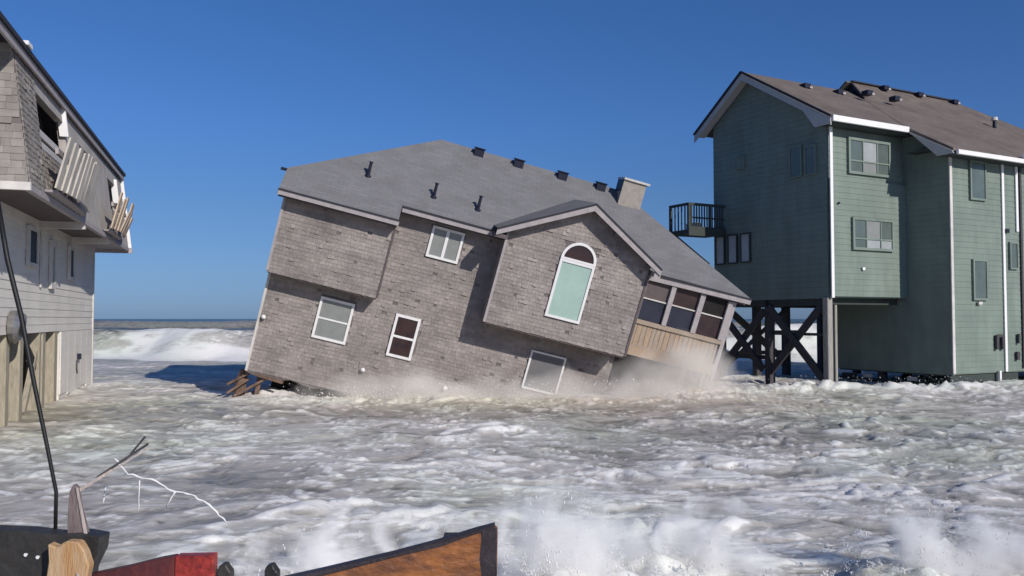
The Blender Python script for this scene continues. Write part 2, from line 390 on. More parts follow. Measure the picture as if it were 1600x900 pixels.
    for p, c in ((.02, (.10, .10, .09, 1)), (.10, (.18, .172, .153, 1)), (.26, (.30, .282, .255, 1)), (.46, (.44, .408, .375, 1)), (.66, (.51, .477, .445, 1)), (.82, (.64, .61, .575, 1))):
        q = e.new(p); q.color = c
    # silt: sandy near the tilting house, greener patches elsewhere
    n3 = noise(.16, 3, .5)
    mr = n.new('ShaderNodeMapRange'); mr.inputs['From Min'].default_value = .45; mr.inputs['From Max'].default_value = .68; l.new(n3, mr.inputs['Value'])
    mx = n.new('ShaderNodeMix'); mx.data_type = 'RGBA'; mx.blend_type = 'MULTIPLY'
    l.new(mr.outputs[0], mx.inputs['Factor']); l.new(cr.outputs[0], mx.inputs['A']); mx.inputs['B'].default_value = (.90, .98, .88, 1)
    SA = n.new('ShaderNodeAttribute'); SA.attribute_name = 'silt'
    mz = n.new('ShaderNodeMix'); mz.data_type = 'RGBA'; mz.blend_type = 'MULTIPLY'
    l.new(SA.outputs['Fac'], mz.inputs['Factor']); l.new(mx.outputs['Result'], mz.inputs['A']); mz.inputs['B'].default_value = (1.0, .90, .78, 1)
    l.new(mz.outputs['Result'], b.inputs['Base Color'])
    b.inputs['Subsurface Weight'].default_value = .35; b.inputs['Subsurface Radius'].default_value = (.12, .13, .14); b.inputs['Subsurface Scale'].default_value = 1.0
    rr = n.new('ShaderNodeMapRange'); l.new(f, rr.inputs['Value']); rr.inputs['From Min'].default_value = .1; rr.inputs['From Max'].default_value = .6
    rr.inputs['To Min'].default_value = .32; rr.inputs['To Max'].default_value = .6; l.new(rr.outputs[0], b.inputs['Roughness'])
    b.inputs['IOR'].default_value = 1.33
    hsum = math_('ADD', math_('MULTIPLY', noise(7, 6, .7, (1, 1.2, 1), .6), 1.0), math_('MULTIPLY', noise(34, 4, .65), .45))
    bp = n.new('ShaderNodeBump'); bp.inputs['Strength'].default_value = .6; bp.inputs['Distance'].default_value = .03
    l.new(hsum, bp.inputs['Height']); l.new(bp.outputs[0], b.inputs['Normal'])
    me.materials.append(m)
    o = bpy.data.objects.new('sea', me); COL.objects.link(o); o['kind'] = 'structure'
build_sea()

# ================================================================== the tilting house
HM = Matrix(((0.9567, -0.1207, 0.2649, -2.2015), (0.1616, 0.9771, -0.1385, 26.1241), (-0.2421, 0.1753, 0.9543, 0), (0, 0, 0, 1)))
house = thing('tilting_house', 'grey shingled two-storey house tipping over into the surf between its two neighbours', 'house', HM)
S = M['shingle']; WB = M['wallboard']
RZ = lambda y: 5.05 + .6675 * (y + 1.0)       # main front roof plane
# --- walls
lowpoly = [(-5.92, -.66), (-5.3, -.80), (-4.6, -.62), (-3.9, -.72), (-3.2, -.55), (-2.4, -.9), (-1.0, -1.2), (5.03, -1.6), (5.03, 3.4), (-5.92, 3.4)]
MB().prism([(x, 0, z) for x, z in lowpoly], (0, .14, 0)).build('wall', WB, house)
wall(house, [(-5.92, 3.4), (5.03, 3.4), (5.03, 5.2), (-5.92, 5.2)], 0.002, .13, WB)
MB().prism([(-5.92, .14, -.66), (-5.92, 2.5, -1.0), (-5.92, 6.6, -1.5), (-5.92, 6.6, 5.0), (-5.92, 6.0, 5.5), (-5.92, .14, 5.5)], (.14, 0, 0)).build('wall', WB, house)
MB().box(-5.92, 8.05, 6.602, 6.74, -1.6, 5.0).build('wall', WB, house)
MB().box(7.9, 8.04, .84, 6.6, -1.6, 5.2).build('wall', WB, house)
MB().box(5.03, 7.9, .7, .84, -1.6, 5.2).build('wall', M['soffit'], house)
MB().box(-5.75, 7.85, .9, 6.55, -.62, -.42).build('floor', M['dark'], house)  # shade under the raised floor is put into its near-black colour
MB().box(-5.2, -2.0, .8, .9, -1.3, -.62).build('floor_beam', M['dark'], house)
# left upper bay
MB().box(-5.95, -2.70, -.6, -.004, 2.57, 5.05).build('bay', WB, house)
MB().prism([(-5.95, -.02, 5.05), (-5.95, .6, 5.50), (-5.95, 6.3, 5.50), (-5.95, 6.6, 5.02)], (.12, 0, 0)).build('wall', WB, house)
holes_low = [(-4.34, -3.25, .83, 2.18), (-2.02, -1.2, .82, 2.22), (-1.62, -.58, 4.06, 5.12), (2.33, 3.56, .82, 2.14)]
low_s = [(-5.9, -.55), (-3.2, -.62), (5.0, -1.5), (5.0, 2.70), (-5.9, 2.56)]
shingles(house, [(-5.9, -.6), (-2.7, -.6), (-2.7, 2.56), (-5.9, 2.56)], -.002, S, holes_low)
shingles(house, [(-2.7, -.9), (.56, -.9), (.56, 5.36), (-2.7, 5.36)], -.002, S, holes_low)
shingles(house, [(.56, -1.4), (5.02, -1.4), (5.02, 2.73), (.56, 2.73)], -.002, S, holes_low)
shingles(house, [(-5.95, 2.57), (-2.7, 2.57), (-2.7, 5.03), (-5.95, 5.03)], -.602, S)
TL = Matrix(((0, 1, 0, -5.95), (-1, 0, 0, 0), (0, 0, 1, 0), (0, 0, 0, 1)))     # faces -X at x=-5.95
shingles(house, [(0, 2.57), (.6, 2.57), (.6, 5.0), (0, 5.0)], -.002, S, T=TL)
shingles(house, [(-6.5, -.7), (-.2, -.7), (-.2, 5.0), (-6.5, 5.0)], .025, S, T=TL)
# gable bay
gp = [(.55, 2.73), (5.05, 2.73), (5.05, 5.62), (2.80, 6.80), (.55, 5.62)]
gb = MB().prism([(x, -.9, z) for x, z in gp], (0, .895, 0)).build('gable_bay', WB, house)
shingles(house, [(.55, 2.73), (5.05, 2.73), (5.05, 5.62), (.55, 5.62)], -.902, S, [(2.24, 3.40, 3.34, 5.2), (2.3, 3.34, 5.1, 5.75)])
shingles(house, [(.55, 5.62), (5.05, 5.62), (2.80, 6.82)], -.902, S, [(2.3, 3.34, 5.1, 5.78)])
TG = Matrix(((0, 1, 0, .55), (-1, 0, 0, 0), (0, 0, 1, 0), (0, 0, 0, 1)))
shingles(house, [(.0, 2.73), (.9, 2.73), (.9, 5.5), (.0, 5.5)], -.002, S, T=TG)
for x, y in ((-5.95, -.6), (.55, -.9), (5.05, -.9)):
    MB().box(x - .035, x + .035, y - .045, y + .03, 2.6 if y > -.7 else 2.74, 5.0 if y > -.7 else 5.5).build('corner_board', M['fascia'] if x < 5 else M['soffit'], house)
MB().box(-5.97, -5.90, -.05, .03, -.62, 2.50).build('corner_board', M['white_old'], house)
MB().box(-2.72, -2.66, -.64, -.57, 2.6, 4.95).build('corner_board', M['soffit'], house)
# --- roof
def slab(poly, th, name, m, parent, edge=None):
    n = (Vector(poly[1]) - Vector(poly[0])).cross(Vector(poly[2]) - Vector(poly[0])).normalized()
    if n.z < 0: n = -n
    return MB().prism(poly, tuple(-n * th)).build(name, m, parent)
roof = slab([(-6.12, -1.02, RZ(-1.02)), (-2.65, -1.02, RZ(-1.02)), (-2.65, -.42, RZ(-.42)), (.9, -.42, RZ(-.42)), (5.0, -.42, RZ(-.42)), (8.55, -.62, 5.46), (4.45, 3.05, 7.755), (-1.95, 3.05, 7.755), (-6.14, -.15, RZ(-.15))], .07, 'roof', M['roof'], house)
slab([(-1.95, 3.05, 7.755), (4.45, 3.05, 7.755), (8.5, 7.05, 5.08), (-6.12, 7.05, 5.08), (-6.12, 6.3, 5.6)], .07, 'roof', M['roof'], house)
slab([(-6.14, -.15, 5.617), (-1.95, 3.05, 7.755), (-6.12, 6.3, 5.6)], .07, 'roof', M['roof'], house)
slab([(8.55, -.62, 5.46), (4.45, 3.05, 7.755), (8.5, 7.05, 5.08)], .07, 'roof', M['roof'], house)
# chimney, vents and pipes
ch = MB().box(4.32, 5.12, 2.3, 3.1, 6.6, 8.12).build('chimney', M['brick'], house)
MB().box(4.30, 4.318, 2.32, 3.08, 7.72, 8.12).build('chimney_side', M['vent'], ch)
MB().box(4.30, 5.22, 2.24, 3.16, 8.12, 8.19).build('chimney_cap', M['white_old'], ch)
for x in (-.62, .77, 2.33, 3.72):
    v = MB().box(x - .16, x + .16, 2.72, 3.02, 7.52, 7.80).box(x - .19, x + .19, 2.68, 3.05, 7.80, 7.83).build('roof_vent', M['vent'], house)
for x, y in ((-3.87, .42), (-1.80, .28), (-.40, .25)):
    z = RZ(y)
    p = MB().tube([(x, y, z - .05), (x, y, z + .02), (x, y, z + .03), (x, y, z + .40)], [.11, .10, .055, .045], 10).build('vent_pipe', M['vent'], house)
    MB().tube([(x, y, z + .40), (x, y, z + .44)], [.065, .065], 10).build('pipe_cap', M['vent'], p)
MB().box(-6.28, -6.13, -.45, -.2, 5.52, 5.60).build('gutter_end', M['vent'], house)
# fascias, edges, soffits
def fascia(a, b, h=.15, off=.0, y=.035):
    a = Vector(a); b = Vector(b)
    MB().add([a + Vector((0, -y, 0)), b + Vector((0, -y, 0)), b + Vector((0, -y, -h)), a + Vector((0, -y, -h)), a, b, b + Vector((0, 0, -h)), a + Vector((0, 0, -h))],
             [(0, 1, 2, 3), (4, 7, 6, 5), (0, 4, 5, 1), (3, 2, 6, 7), (0, 3, 7, 4), (1, 5, 6, 2)]).build('fascia', M['fascia'], house)
    MB().bar(a + Vector((0, -y * .8, .025)), b + Vector((0, -y * .8, .025)), .06, .045).build('drip_edge', M['roof_edge'], house)
fascia((-6.12, -1.03, 4.99), (-2.62, -1.03, 4.99), .13)
fascia((-2.62, -.44, 5.38), (.42, -.44, 5.38), .13)
fascia((5.12, -.50, 5.34), (8.56, -.66, 5.42), .15)
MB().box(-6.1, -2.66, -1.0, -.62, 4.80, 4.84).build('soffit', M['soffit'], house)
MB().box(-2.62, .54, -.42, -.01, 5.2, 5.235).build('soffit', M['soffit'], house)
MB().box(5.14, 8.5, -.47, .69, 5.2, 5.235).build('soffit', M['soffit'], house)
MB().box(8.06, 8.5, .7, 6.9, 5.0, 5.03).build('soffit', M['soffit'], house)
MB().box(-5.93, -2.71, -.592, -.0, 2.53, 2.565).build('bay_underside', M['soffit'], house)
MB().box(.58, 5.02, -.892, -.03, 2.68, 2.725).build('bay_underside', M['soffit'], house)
MB().box(-6.14, -6.09, -1.0, .5, 4.86, 5.0).build('rake_board', M['fascia'], house)
# gable roof over the bay
P = (2.80, 7.02); Lf = (.16, 5.58); Rt = (5.28, 5.66)
for A in (Lf, Rt):
    yb = lambda z: -1.0 + (z - 5.05) / .6675 + .05
    poly = [(A[0], -1.28, A[1]), (P[0], -1.28, P[1]), (P[0], yb(P[1]), P[1]), (A[0], yb(A[1]), A[1])]
    slab(poly, .06, 'gable_roof', M['roof'], house)
    d = Vector((P[0] - A[0], 0, P[1] - A[1])).normalized(); nrm = Vector((-d.z, 0, d.x)); nrm = nrm if nrm.z > 0 else -nrm
    a = Vector((A[0], -1.30, A[1])); p = Vector((P[0], -1.30, P[1]))
    def off(v, k): return v - Vector((0, 0, 1)) * k
    MB().prism([off(a, .07), off(p, .07), off(p, .24), off(a, .22)], (0, -.035, 0)).build('rake_board', M['fascia'], house)
    MB().bar(a + Vector((0, -.02, -.035)), p + Vector((0, -.02, -.035)), .06, .05).build('drip_edge', M['roof_edge'], house)
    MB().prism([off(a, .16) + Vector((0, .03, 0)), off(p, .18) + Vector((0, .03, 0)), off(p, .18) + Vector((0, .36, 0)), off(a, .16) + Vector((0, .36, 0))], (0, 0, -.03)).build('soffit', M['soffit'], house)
MB().box(.14, .52, -1.29, -.46, 5.30, 5.42).build('cornice_return', M['soffit'], house)
MB().box(5.1, 5.30, -1.29, -.52, 5.36, 5.50).build('cornice_return', M['fascia'], house)
# --- windows
window(house, -4.31, -3.27, .86, 2.15, 0, M['pane_grey'], rails=(1.50,), fw=.075)
window(house, -2.0, -1.22, .85, 2.19, 0, M['pane_brown'], rails=(1.50,), fw=.08, rail_w=.07)
window(house, -1.60, -.60, 4.12, 5.09, 0, M['pane_grey'], mull=(-1.1,), fw=.075, rail_w=.09)
window(house, 2.36, 3.52, .85, 2.11, 0, M['pane_screen'], fw=.06)
window(house, 2.27, 3.37, 3.37, 5.17, -.9, M['pane_green'], fw=.075)
# half-round light above
def arch(cx, z0, r0, r1, y0, y1, name, m, parent, n=18):
    mb = MB(); pts = []
    for k in range(n + 1):
        t = math.pi * k / n; pts.append((math.cos(t), math.sin(t)))
    vs = [(cx + c * r1, y0, z0 + s_ * r1) for c, s_ in pts] + [(cx + c * r0, y0, z0 + s_ * r0) for c, s_ in pts]
    vs += [(x, y1, z) for x, _, z in vs]
    N = n + 1; fs = []
    for k in range(n):
        fs += [(k, k + 1, N + k + 1, N + k), (2 * N + k, 3 * N + k, 3 * N + k + 1, 2 * N + k + 1), (k, 2 * N + k, 2 * N + k + 1, k + 1), (N + k, N + k + 1, 3 * N + k + 1, 3 * N + k)]
    fs += [(0, N, 3 * N, 2 * N), (n, 2 * N + n, 3 * N + n, N + n)]
    return mb.add(vs, fs).build(name, m, parent)
aw = arch(2.82, 5.22, .47, .55, -.97, -.9, 'arched_window', M['white'], house)
MB().box(2.27, 3.37, -.975, -.9, 5.175, 5.24).build('sill', M['white'], aw)
MB().prism([(2.82 + .468 * math.cos(math.pi * k / 16), -.94, 5.242 + .45 * math.sin(math.pi * k / 16)) for k in range(17)], (0, .03, 0)).build('pane', M['pane_brown'], aw)
# --- screened porch
MB().box(5.12, 8.10, -.5, -.34, 2.78, 3.06).build('porch_beam', M['plank_b'], house)
MB().box(5.12, 8.10, -.34, .69, 2.80, 2.90).build('porch_floor', M['plank'], house)
MB().box(5.12, 8.08, -.52, -.36, 3.80, 3.93).build('porch_rail', M['plank'], house)
MB().box(5.12, 8.08, -.49, -.37, 3.062, 3.14).build('porch_rail', M['plank'], house)
x = 5.15; i = 0
while x < 8.0:
    wd = random.uniform(.12, .17)
    MB().box(x, min(x + wd, 8.02), -.46 - random.uniform(0, .012), -.42, 3.142, 3.798).build('plank', random.choice([M['plank'], M['plank_b'], M['plank']]), house)
    x += wd + .012
for x0, x1 in ((5.10, 5.22), (6.02, 6.17), (7.0, 7.16), (7.94, 8.09)):
    MB().box(x0, x1, -.54, -.35, 3.932, 5.2).build('porch_post', M['fascia'], house)
MB().box(8.10, 8.22, -.48, -.30, 2.6, 5.2).build('porch_post', M['fascia'], house)
k = 0
for x0, x1 in ((5.22, 6.02), (6.17, 7.0), (7.16, 7.94)):
    MB().box(x0, x1, -.47, -.41, 4.60, 4.64).build('porch_bar', M['white_old'], house)
    MB().box(x0, x1, -.43, -.415, 3.932, 4.60).build('pane', (M['pane_blue'], M['pane_blue'], M['pane_brown'])[k], house)
    MB().box(x0, x1, -.431, -.414, 4.64, 5.2).build('pane', (M['soffit'], M['pane_brown'], M['pane_dark'])[k], house); k += 1
for x0 in (7.15, 7.80):
    MB().box(x0, x0 + .12, -.45, -.33, .9, 2.78).build('porch_leg', M['pile_pale'], house)
MB().box(7.27, 7.80, -.43, -.36, 2.3, 2.40).build('porch_leg_brace', M['pile_pale'], house)
MB().box(8.0, 8.12, -.40, -.28, .6, 2.78).build('porch_leg', M['pile_pale'], house)
for x, z in ((-5.80, 1.12), (-2.56, .24), (.03, .28)):
    MB().tube([(x, -.03, z), (x, -.12, z), (x, -.16, z - .02)], [.055, .075, .05], 10).build('lamp', M['white'], house, smooth=True)
# broken pilings and torn boards under the raised corner
deb = MB()
deb.tube([(-9.0, 27.2, -.6), (-8.75, 27.1, .55), (-8.7, 27.05, .78)], [.17, .16, .10], 9)
st = thing('broken_piling', 'dark splintered piling stump with torn boards under the raised corner of the tilting house', 'piling')
deb.build('stump', M['debris'], st)
for a, b, wd in (((-9.15, 27.0, .35), (-8.3, 26.9, .78), .14), ((-8.9, 26.9, .0), (-8.0, 26.9, .5), .2), ((-8.55, 26.85, .75), (-7.4, 26.7, .42), .12), ((-8.3, 27, -.2), (-8.15, 27.0, .85), .12), ((-9.1, 26.85, .1), (-8.5, 26.9, .5), .25)):
    MB().bar(a, b, wd, .07).build('board', M['debris'], st)

st.location = (.46, -1.45, .05)
# ================================================================== the green house on stilts (right)
ar = math.radians(62)
GM = Matrix(((math.sin(ar), -math.cos(ar), 0, 10.851), (math.cos(ar), math.sin(ar), 0, 28.491), (0, 0, 1, 0), (0, 0, 0, 1)))
gh = thing('stilt_house', 'tall dark green house standing on wooden piles at the right edge', 'house', GM)
GR = M['green']
TX = lambda x0: Matrix(((0, 1, 0, x0), (-1, 0, 0, 0), (0, 0, 1, 0), (0, 0, 0, 1)))       # (u,v,z) -> (v+x0, -u, z): a face looking towards -X
SL = .62
GZ = lambda y: 11.83 - SL * (3.6 - y)
gable = [(-5.7, 3.1), (0, 3.1), (0, 9.22), (-3.6, 11.6), (-5.7, 10.1)]
wall(gh, gable, .0, .15, GR, TX(0))
siding(gh, gable, 0, .2, GR, TX(0))
MB().box(.16, 3.93, 0, .15, 3.12, 9.30).build('wall', GR, gh)
siding(gh, [(.04, 3.17), (3.93, 3.17), (3.93, 9.28), (.04, 9.28)], 0, .2, GR)
# lower lit panel stands slightly proud
MB().box(.05, 3.98, -.10, -.04, 3.16, 7.26).build('lower_panel', GR, gh)
siding(gh, [(.05, 3.17), (3.98, 3.17), (3.98, 7.26), (.05, 7.26)], -.10, .2, GR)
MB().box(.0, 14.8, .2, 5.7, 3.12, 3.3).build('floor', M['green_dark'], gh)
MB().box(.1, 14.8, 5.56, 5.7, 3.3, 10.0).build('wall', GR, gh)
# tall block that steps forward
side = [(-3.05, .45), (1.8, .45), (1.8, 8.2), (0, 9.2), (-3.05, 11.0)]
wall(gh, side, .0, .12, GR, TX(3.95))
siding(gh, [(-3.05, .45), (1.8, .45), (1.8, 3.1), (-3.05, 3.1)], 0, .2, GR, TX(3.95))
siding(gh, [(.12, 3.1), (1.8, 3.1), (1.8, 8.2), (.12, 9.2)], 0, .2, GR, TX(3.95))
MB().box(4.08, 14.8, -1.8, -1.66, .47, 8.30).build('wall', GR, gh)
siding(gh, [(3.98, .5), (6.9, .5), (6.9, 8.28), (3.98, 8.28)], -1.8, .2, GR)
siding(gh, [(6.98, .5), (14.8, .5), (14.8, 8.28), (6.98, 8.28)], -1.802, .2, GR)
MB().box(4.0, 13, -1.66, 3, .40, .46).build('floor', M['green_dark'], gh)
MB().box(14.68, 14.8, -1.66, 5.56, .47, 8.2).build('wall', GR, gh)
# white corner boards
for x, y, z0, z1, m in ((-.03, -.17, 3.12, 9.12, 'white'), (3.90, -1.87, .50, 8.05, 'white_old'), (6.88, -1.87, .50, 8.15, 'white'), (7.72, -1.87, 5.6, 8.15, 'white')):
    MB().box(x, x + .13, y, y + .04, z0, z1).build('corner_board', M[m], gh)
MB().box(7.95, 8.06, -1.88, -1.84, .6, 8.1).build('downspout', M['pile'], gh)
# roof
RB = M['roof_brown']
slab([(-.42, -.55, GZ(-.55)), (5.6, -.55, GZ(-.55)), (5.6, 3.6, 11.83), (-.42, 3.6, 11.83)], .08, 'roof', RB, gh)
slab([(-.42, 3.6, 11.83), (5.6, 3.6, 11.83), (5.6, 6.3, 9.95), (-.42, 6.3, 9.95)], .08, 'roof', RB, gh)
Z2 = lambda y: 8.21 + .685 * (y + 2.32)          # the taller block's roof rises above the first one
r2 = MB()
RL = [(3.45, -2.32, Z2(-2.32)), (3.45, -.55, GZ(-.55) + .012), (4.4, 1.2, GZ(1.2) + .012), (5.2, 2.6, GZ(2.6) + .012), (5.6, 3.6, Z2(3.6) - .03)]
RR = [(15.6, -2.32, Z2(-2.32)), (14.6, -.55, Z2(-.55)), (13.63, 1.2, Z2(1.2)), (12.86, 2.6, Z2(2.6)), (12.3, 3.6, Z2(3.6))]
MIDR = [tuple(a[i] * .7 + b[i] * .3 for i in range(3)) for a, b in zip(RL, RR)]
for A_, B_ in ((RL, MIDR), (MIDR, RR)):
    for i in range(4):
        for tri in ((A_[i], B_[i], B_[i + 1]), (A_[i], B_[i + 1], A_[i + 1])):
            r2.add(list(tri) + [(p[0], p[1], p[2] - .1) for p in tri], [(0, 1, 2), (5, 4, 3), (0, 3, 4, 1), (1, 4, 5, 2), (2, 5, 3, 0)])
r2.build('roof', RB, gh)
slab([(5.3, 3.6, Z2(3.6)), (12.3, 3.6, Z2(3.6)), (15.6, 6.3, 10.4), (5.3, 6.3, 10.4)], .09, 'roof', RB, gh)
slab([(15.6, -2.32, Z2(-2.32)), (15.6, 6.3, 10.4), (12.3, 3.6, Z2(3.6))], .09, 'roof', RB, gh)
MB().prism([(5.62, 3.58, Z2(3.6) - .14), (5.62, 6.2, 10.3), (5.62, 6.2, 9.95), (5.62, 3.58, 11.7), (5.62, 2.9, 11.3), (5.62, 2.9, GZ(2.9) + .05)], (.06, 0, 0)).build('gable_end', M['vent'], gh)
MB().bar((5.22, 2.65, GZ(2.65) + .04), (5.6, 3.62, Z2(3.6) - .02), .05, .10).build('drip_edge', M['roof_edge'], gh)
MB().bar((5.6, 3.6, Z2(3.6) + .01), (12.3, 3.6, Z2(3.6) + .01), .22, .05).build('ridge_cap', M['roof_edge'], gh)
for x, y, f in ((2.18, 2.9, 0), (4.03, 2.9, 0), (4.85, 2.2, 1), (6.35, 2.1, 1), (7.4, 3.4, 1), (9.64, 3.4, 1), (11.9, 3.3, 1)):
    z = Z2(y) if f else GZ(y); v = MB().box(x - .16, x + .16, y - .15, y + .15, z - .05, z + .13).build('roof_vent', M['vent'], gh)
    MB().box(x + .06, x + .20, y - .19, y - .155, z - .06, z + .02).build('vent_flap', M['fascia'], v)
z = Z2(.9); v = MB().tube([(11.0, .9, z - .05), (11.0, .9, z + .25)], [.08, .07], 10).build('vent_pipe', M['vent'], gh)
MB().tube([(11.0, .9, z + .25), (11.0, .9, z + .38)], [.12, .12], 10).build('pipe_cap', M['white_old'], v)
def barp(name, m, a, b, w_, h_, up=(0, 0, 1)): return MB().bar(a, b, w_, h_, up).build(name, m, gh)
barp('gutter', M['white'], (-.42, -.62, GZ(-.55) - .10), (3.45, -.62, GZ(-.55) - .10), .10, .20)
barp('gutter', M['white'], (3.55, -2.40, GZ(-2.32) - .09), (7.9, -2.40, GZ(-2.32) - .09), .10, .15)
barp('gutter', M['white'], (7.2, -2.46, GZ(-2.32) + .10), (13.9, -2.46, GZ(-2.32) + .10), .08, .13)
# rake boards of the gable end and of the stepped roof
def rake(x, pts, h, m, name='rake_board', t=.05):
    MB().prism([(x, y, z) for y, z in pts] + [(x, y, z - h) for y, z in pts[::-1]], (t, 0, 0)).build(name, m, gh)
rake(-.47, [(-.58, GZ(-.55) - .09), (3.6, 11.74)], .24, M['rake_grey'])
rake(-.47, [(3.6, 11.74), (6.33, 9.86)], .24, M['rake_grey'])
barp('drip_edge', M['roof_edge'], (-.48, -.6, GZ(-.55) - .03), (-.48, 3.6, 11.82), .06, .08)
barp('drip_edge', M['roof_edge'], (-.48, 3.6, 11.82), (-.48, 6.34, 9.93), .06, .08)
slab([(-.42, 3.6, 11.62), (-.03, 3.6, 11.62), (-.03, 6.2, 9.83), (-.42, 6.2, 9.83)], .03, 'soffit', M['rake_grey'], gh)
slab([(-.42, -.45, GZ(-.45) - .22), (-.03, -.45, GZ(-.45) - .22), (-.03, 3.6, 11.60), (-.42, 3.6, 11.60)], .03, 'soffit', M['rake_grey'], gh)
MB().prism([(-.475, -.6, 8.98), (-.475, .1, 8.98), (-.475, .85, 9.98), (-.475, -.55, 9.14)], (.05, 0, 0)).build('cornice_return', M['rake_grey'], gh)
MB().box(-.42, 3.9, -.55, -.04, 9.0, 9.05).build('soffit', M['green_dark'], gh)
MB().prism([(3.40, -2.36, 8.02), (3.40, -1.75, 8.02), (3.40, -.9, 8.85), (3.40, -.55, 9.15), (3.40, -2.3, 8.12)], (.05, 0, 0)).build('rake_board', M['rake_grey'], gh)
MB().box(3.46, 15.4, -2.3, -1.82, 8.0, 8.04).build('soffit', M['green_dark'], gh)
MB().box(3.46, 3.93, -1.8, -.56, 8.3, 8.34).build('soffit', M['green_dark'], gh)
# windows
PL, PD = M['pane_light'], M['pane_dim']
window(gh, .98, 3.16, 7.48, 8.76, -.03, PD, M['green'], fw=.09, mull=(1.72, 2.46), rails=(7.95,), proud=.08, panes=[PD, PD, M['pane_grey'], PL, PD, PD])
window(gh, 1.02, 3.14, 4.80, 5.94, -.13, PD, M['green'], fw=.09, mull=(1.72, 2.46), rails=(5.2,), proud=.08, panes=[PD, PD, PL, M['pane_grey'], PL, PD])
window(gh, 5.02, 5.93, 6.60, 8.02, -1.83, PD, M['green'], fw=.07, mull=(), proud=.07)
window(gh, 5.08, 5.90, 3.05, 4.50, -1.83, PD, M['green'], fw=.07, proud=.07)
window(gh, 7.25, 7.75, 4.2, 5.2, -1.83, PD, M['green'], fw=.06, proud=.07)
window(gh, 8.3, 8.9, 3.6, 5.0, -1.83, PD, M['green'], fw=.06, proud=.07)
T0 = TX(0)
PW = M['pane_dim']; PB = M['pane_light']
window(gh, -5.55, -5.02, 4.55, 5.7, -.03, PB, M['green_dark'], fw=.05, T=T0)
window(gh, -4.85, -4.32, 4.55, 5.7, -.03, PB, M['green_dark'], fw=.05, T=T0)
window(gh, -4.15, -3.62, 4.55, 5.7, -.03, PB, M['green_dark'], fw=.05, T=T0)
window(gh, -1.62, -1.05, 7.45, 8.6, -.03, PW, GR, fw=.05, T=T0)
window(gh, -.92, -.42, 7.45, 8.5, -.03, PW, GR, fw=.05, T=T0)
window(gh, -4.4, -3.9, 8.2, 8.7, -.03, GR, GR, fw=.05, T=T0)
# side balcony on the far corner
bal = MB().box(-1.9, -.05, 5.0, 6.2, 5.70, 5.86).build('balcony', M['green_dark'], gh)
MB().box(-1.9, -.05, 5.0, 5.08, 6.80, 6.90).build('handrail', M['green_dark'], bal)
MB().box(-1.9, -1.82, 5.09, 6.2, 6.80, 6.90).build('handrail', M['green_dark'], bal)
MB().box(-1.9, -1.8, 5.0, 5.1, 5.87, 6.79).build('rail_post', M['green_dark'], bal)
MB().box(-1.9, -1.8, 6.1, 6.2, 5.87, 6.79).build('rail_post', M['green_dark'], bal)
MB().box(-.85, -.77, 5.0, 5.08, 5.87, 6.79).build('rail_post', M['green_dark'], bal)
for yy_ in (5.25, 5.45, 5.65, 5.85): MB().box(-1.88, -1.84, yy_, yy_ + .04, 5.87, 6.79).build('baluster', M['green_dark'], bal)
MB().box(-1.92, -.06, 4.97, 4.995, 5.62, 5.98).build('skirt_board', M['green_dark'], bal)
xx = -1.75
while xx < -.1:
    MB().box(xx, xx + .04, 5.02, 5.06, 5.87, 6.79).build('baluster', M['green_dark'], bal); xx += .13
MB().box(-1.78, -.1, 5.02, 5.06, 6.3, 6.36).build('handrail', M['green_dark'], bal)
MB().box(-1.2, -.8, 5.5, 6.0, 5.87, 6.2).build('seat', M['trim_lilac'], bal)
MB().bar((-1.8, 6.0, 5.7), (-.05, 6.0, 4.6), .1, .1).build('brace', M['green_dark'], bal)
# piles and braces
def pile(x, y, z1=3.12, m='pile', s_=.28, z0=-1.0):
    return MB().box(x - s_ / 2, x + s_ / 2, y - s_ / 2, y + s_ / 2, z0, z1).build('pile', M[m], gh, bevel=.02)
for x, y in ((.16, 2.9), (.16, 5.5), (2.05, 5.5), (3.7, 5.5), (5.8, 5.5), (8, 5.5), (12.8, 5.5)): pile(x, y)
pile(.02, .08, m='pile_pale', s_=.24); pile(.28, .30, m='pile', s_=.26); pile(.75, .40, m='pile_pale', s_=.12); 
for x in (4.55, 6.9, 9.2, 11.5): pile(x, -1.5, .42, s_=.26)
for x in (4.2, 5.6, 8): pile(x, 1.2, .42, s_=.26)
MB().box(.02, .3, .2, 5.7, 2.86, 3.10).build('girder', M['green_dark'], gh)
MB().box(.3, 3.9, .3, .5, 2.9, 3.10).build('girder', M['green_dark'], gh)
MB().box(.3, 5.9, 5.35, 5.6, 2.86, 3.10).build('girder', M['green_dark'], gh)
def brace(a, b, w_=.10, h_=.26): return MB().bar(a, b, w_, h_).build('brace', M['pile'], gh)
brace((0.0, 2.8, 2.85), (0.0, .3, .35)); brace((.10, .4, 2.85), (.10, 2.8, .45))
brace((0.0, 5.4, 2.7), (0.0, 3.1, .5)); brace((.1, 3.1, 2.7), (.1, 5.4, .5))
brace((.3, 5.3, 2.8), (3.6, 5.3, .5)); brace((3.6, 5.4, 2.8), (.3, 5.4, .5), h_=.14)
brace((.2, 2.8, .95), (.2, 5.5, .95), .12, .16); brace((.3, 2.95, 1.9), (2.0, 2.95, 1.9), .1, .13); brace((.3, 5.6, 1.0), (3.9, 5.6, 1.0), .1, .16)
brace((.2, .3, 1.85), (.2, 2.8, 1.85), .08, .1)
MB().box(3.9, 7.8, -1.75, -1.62, .18, .44).build('skirt_beam', M['green_dark'], gh)
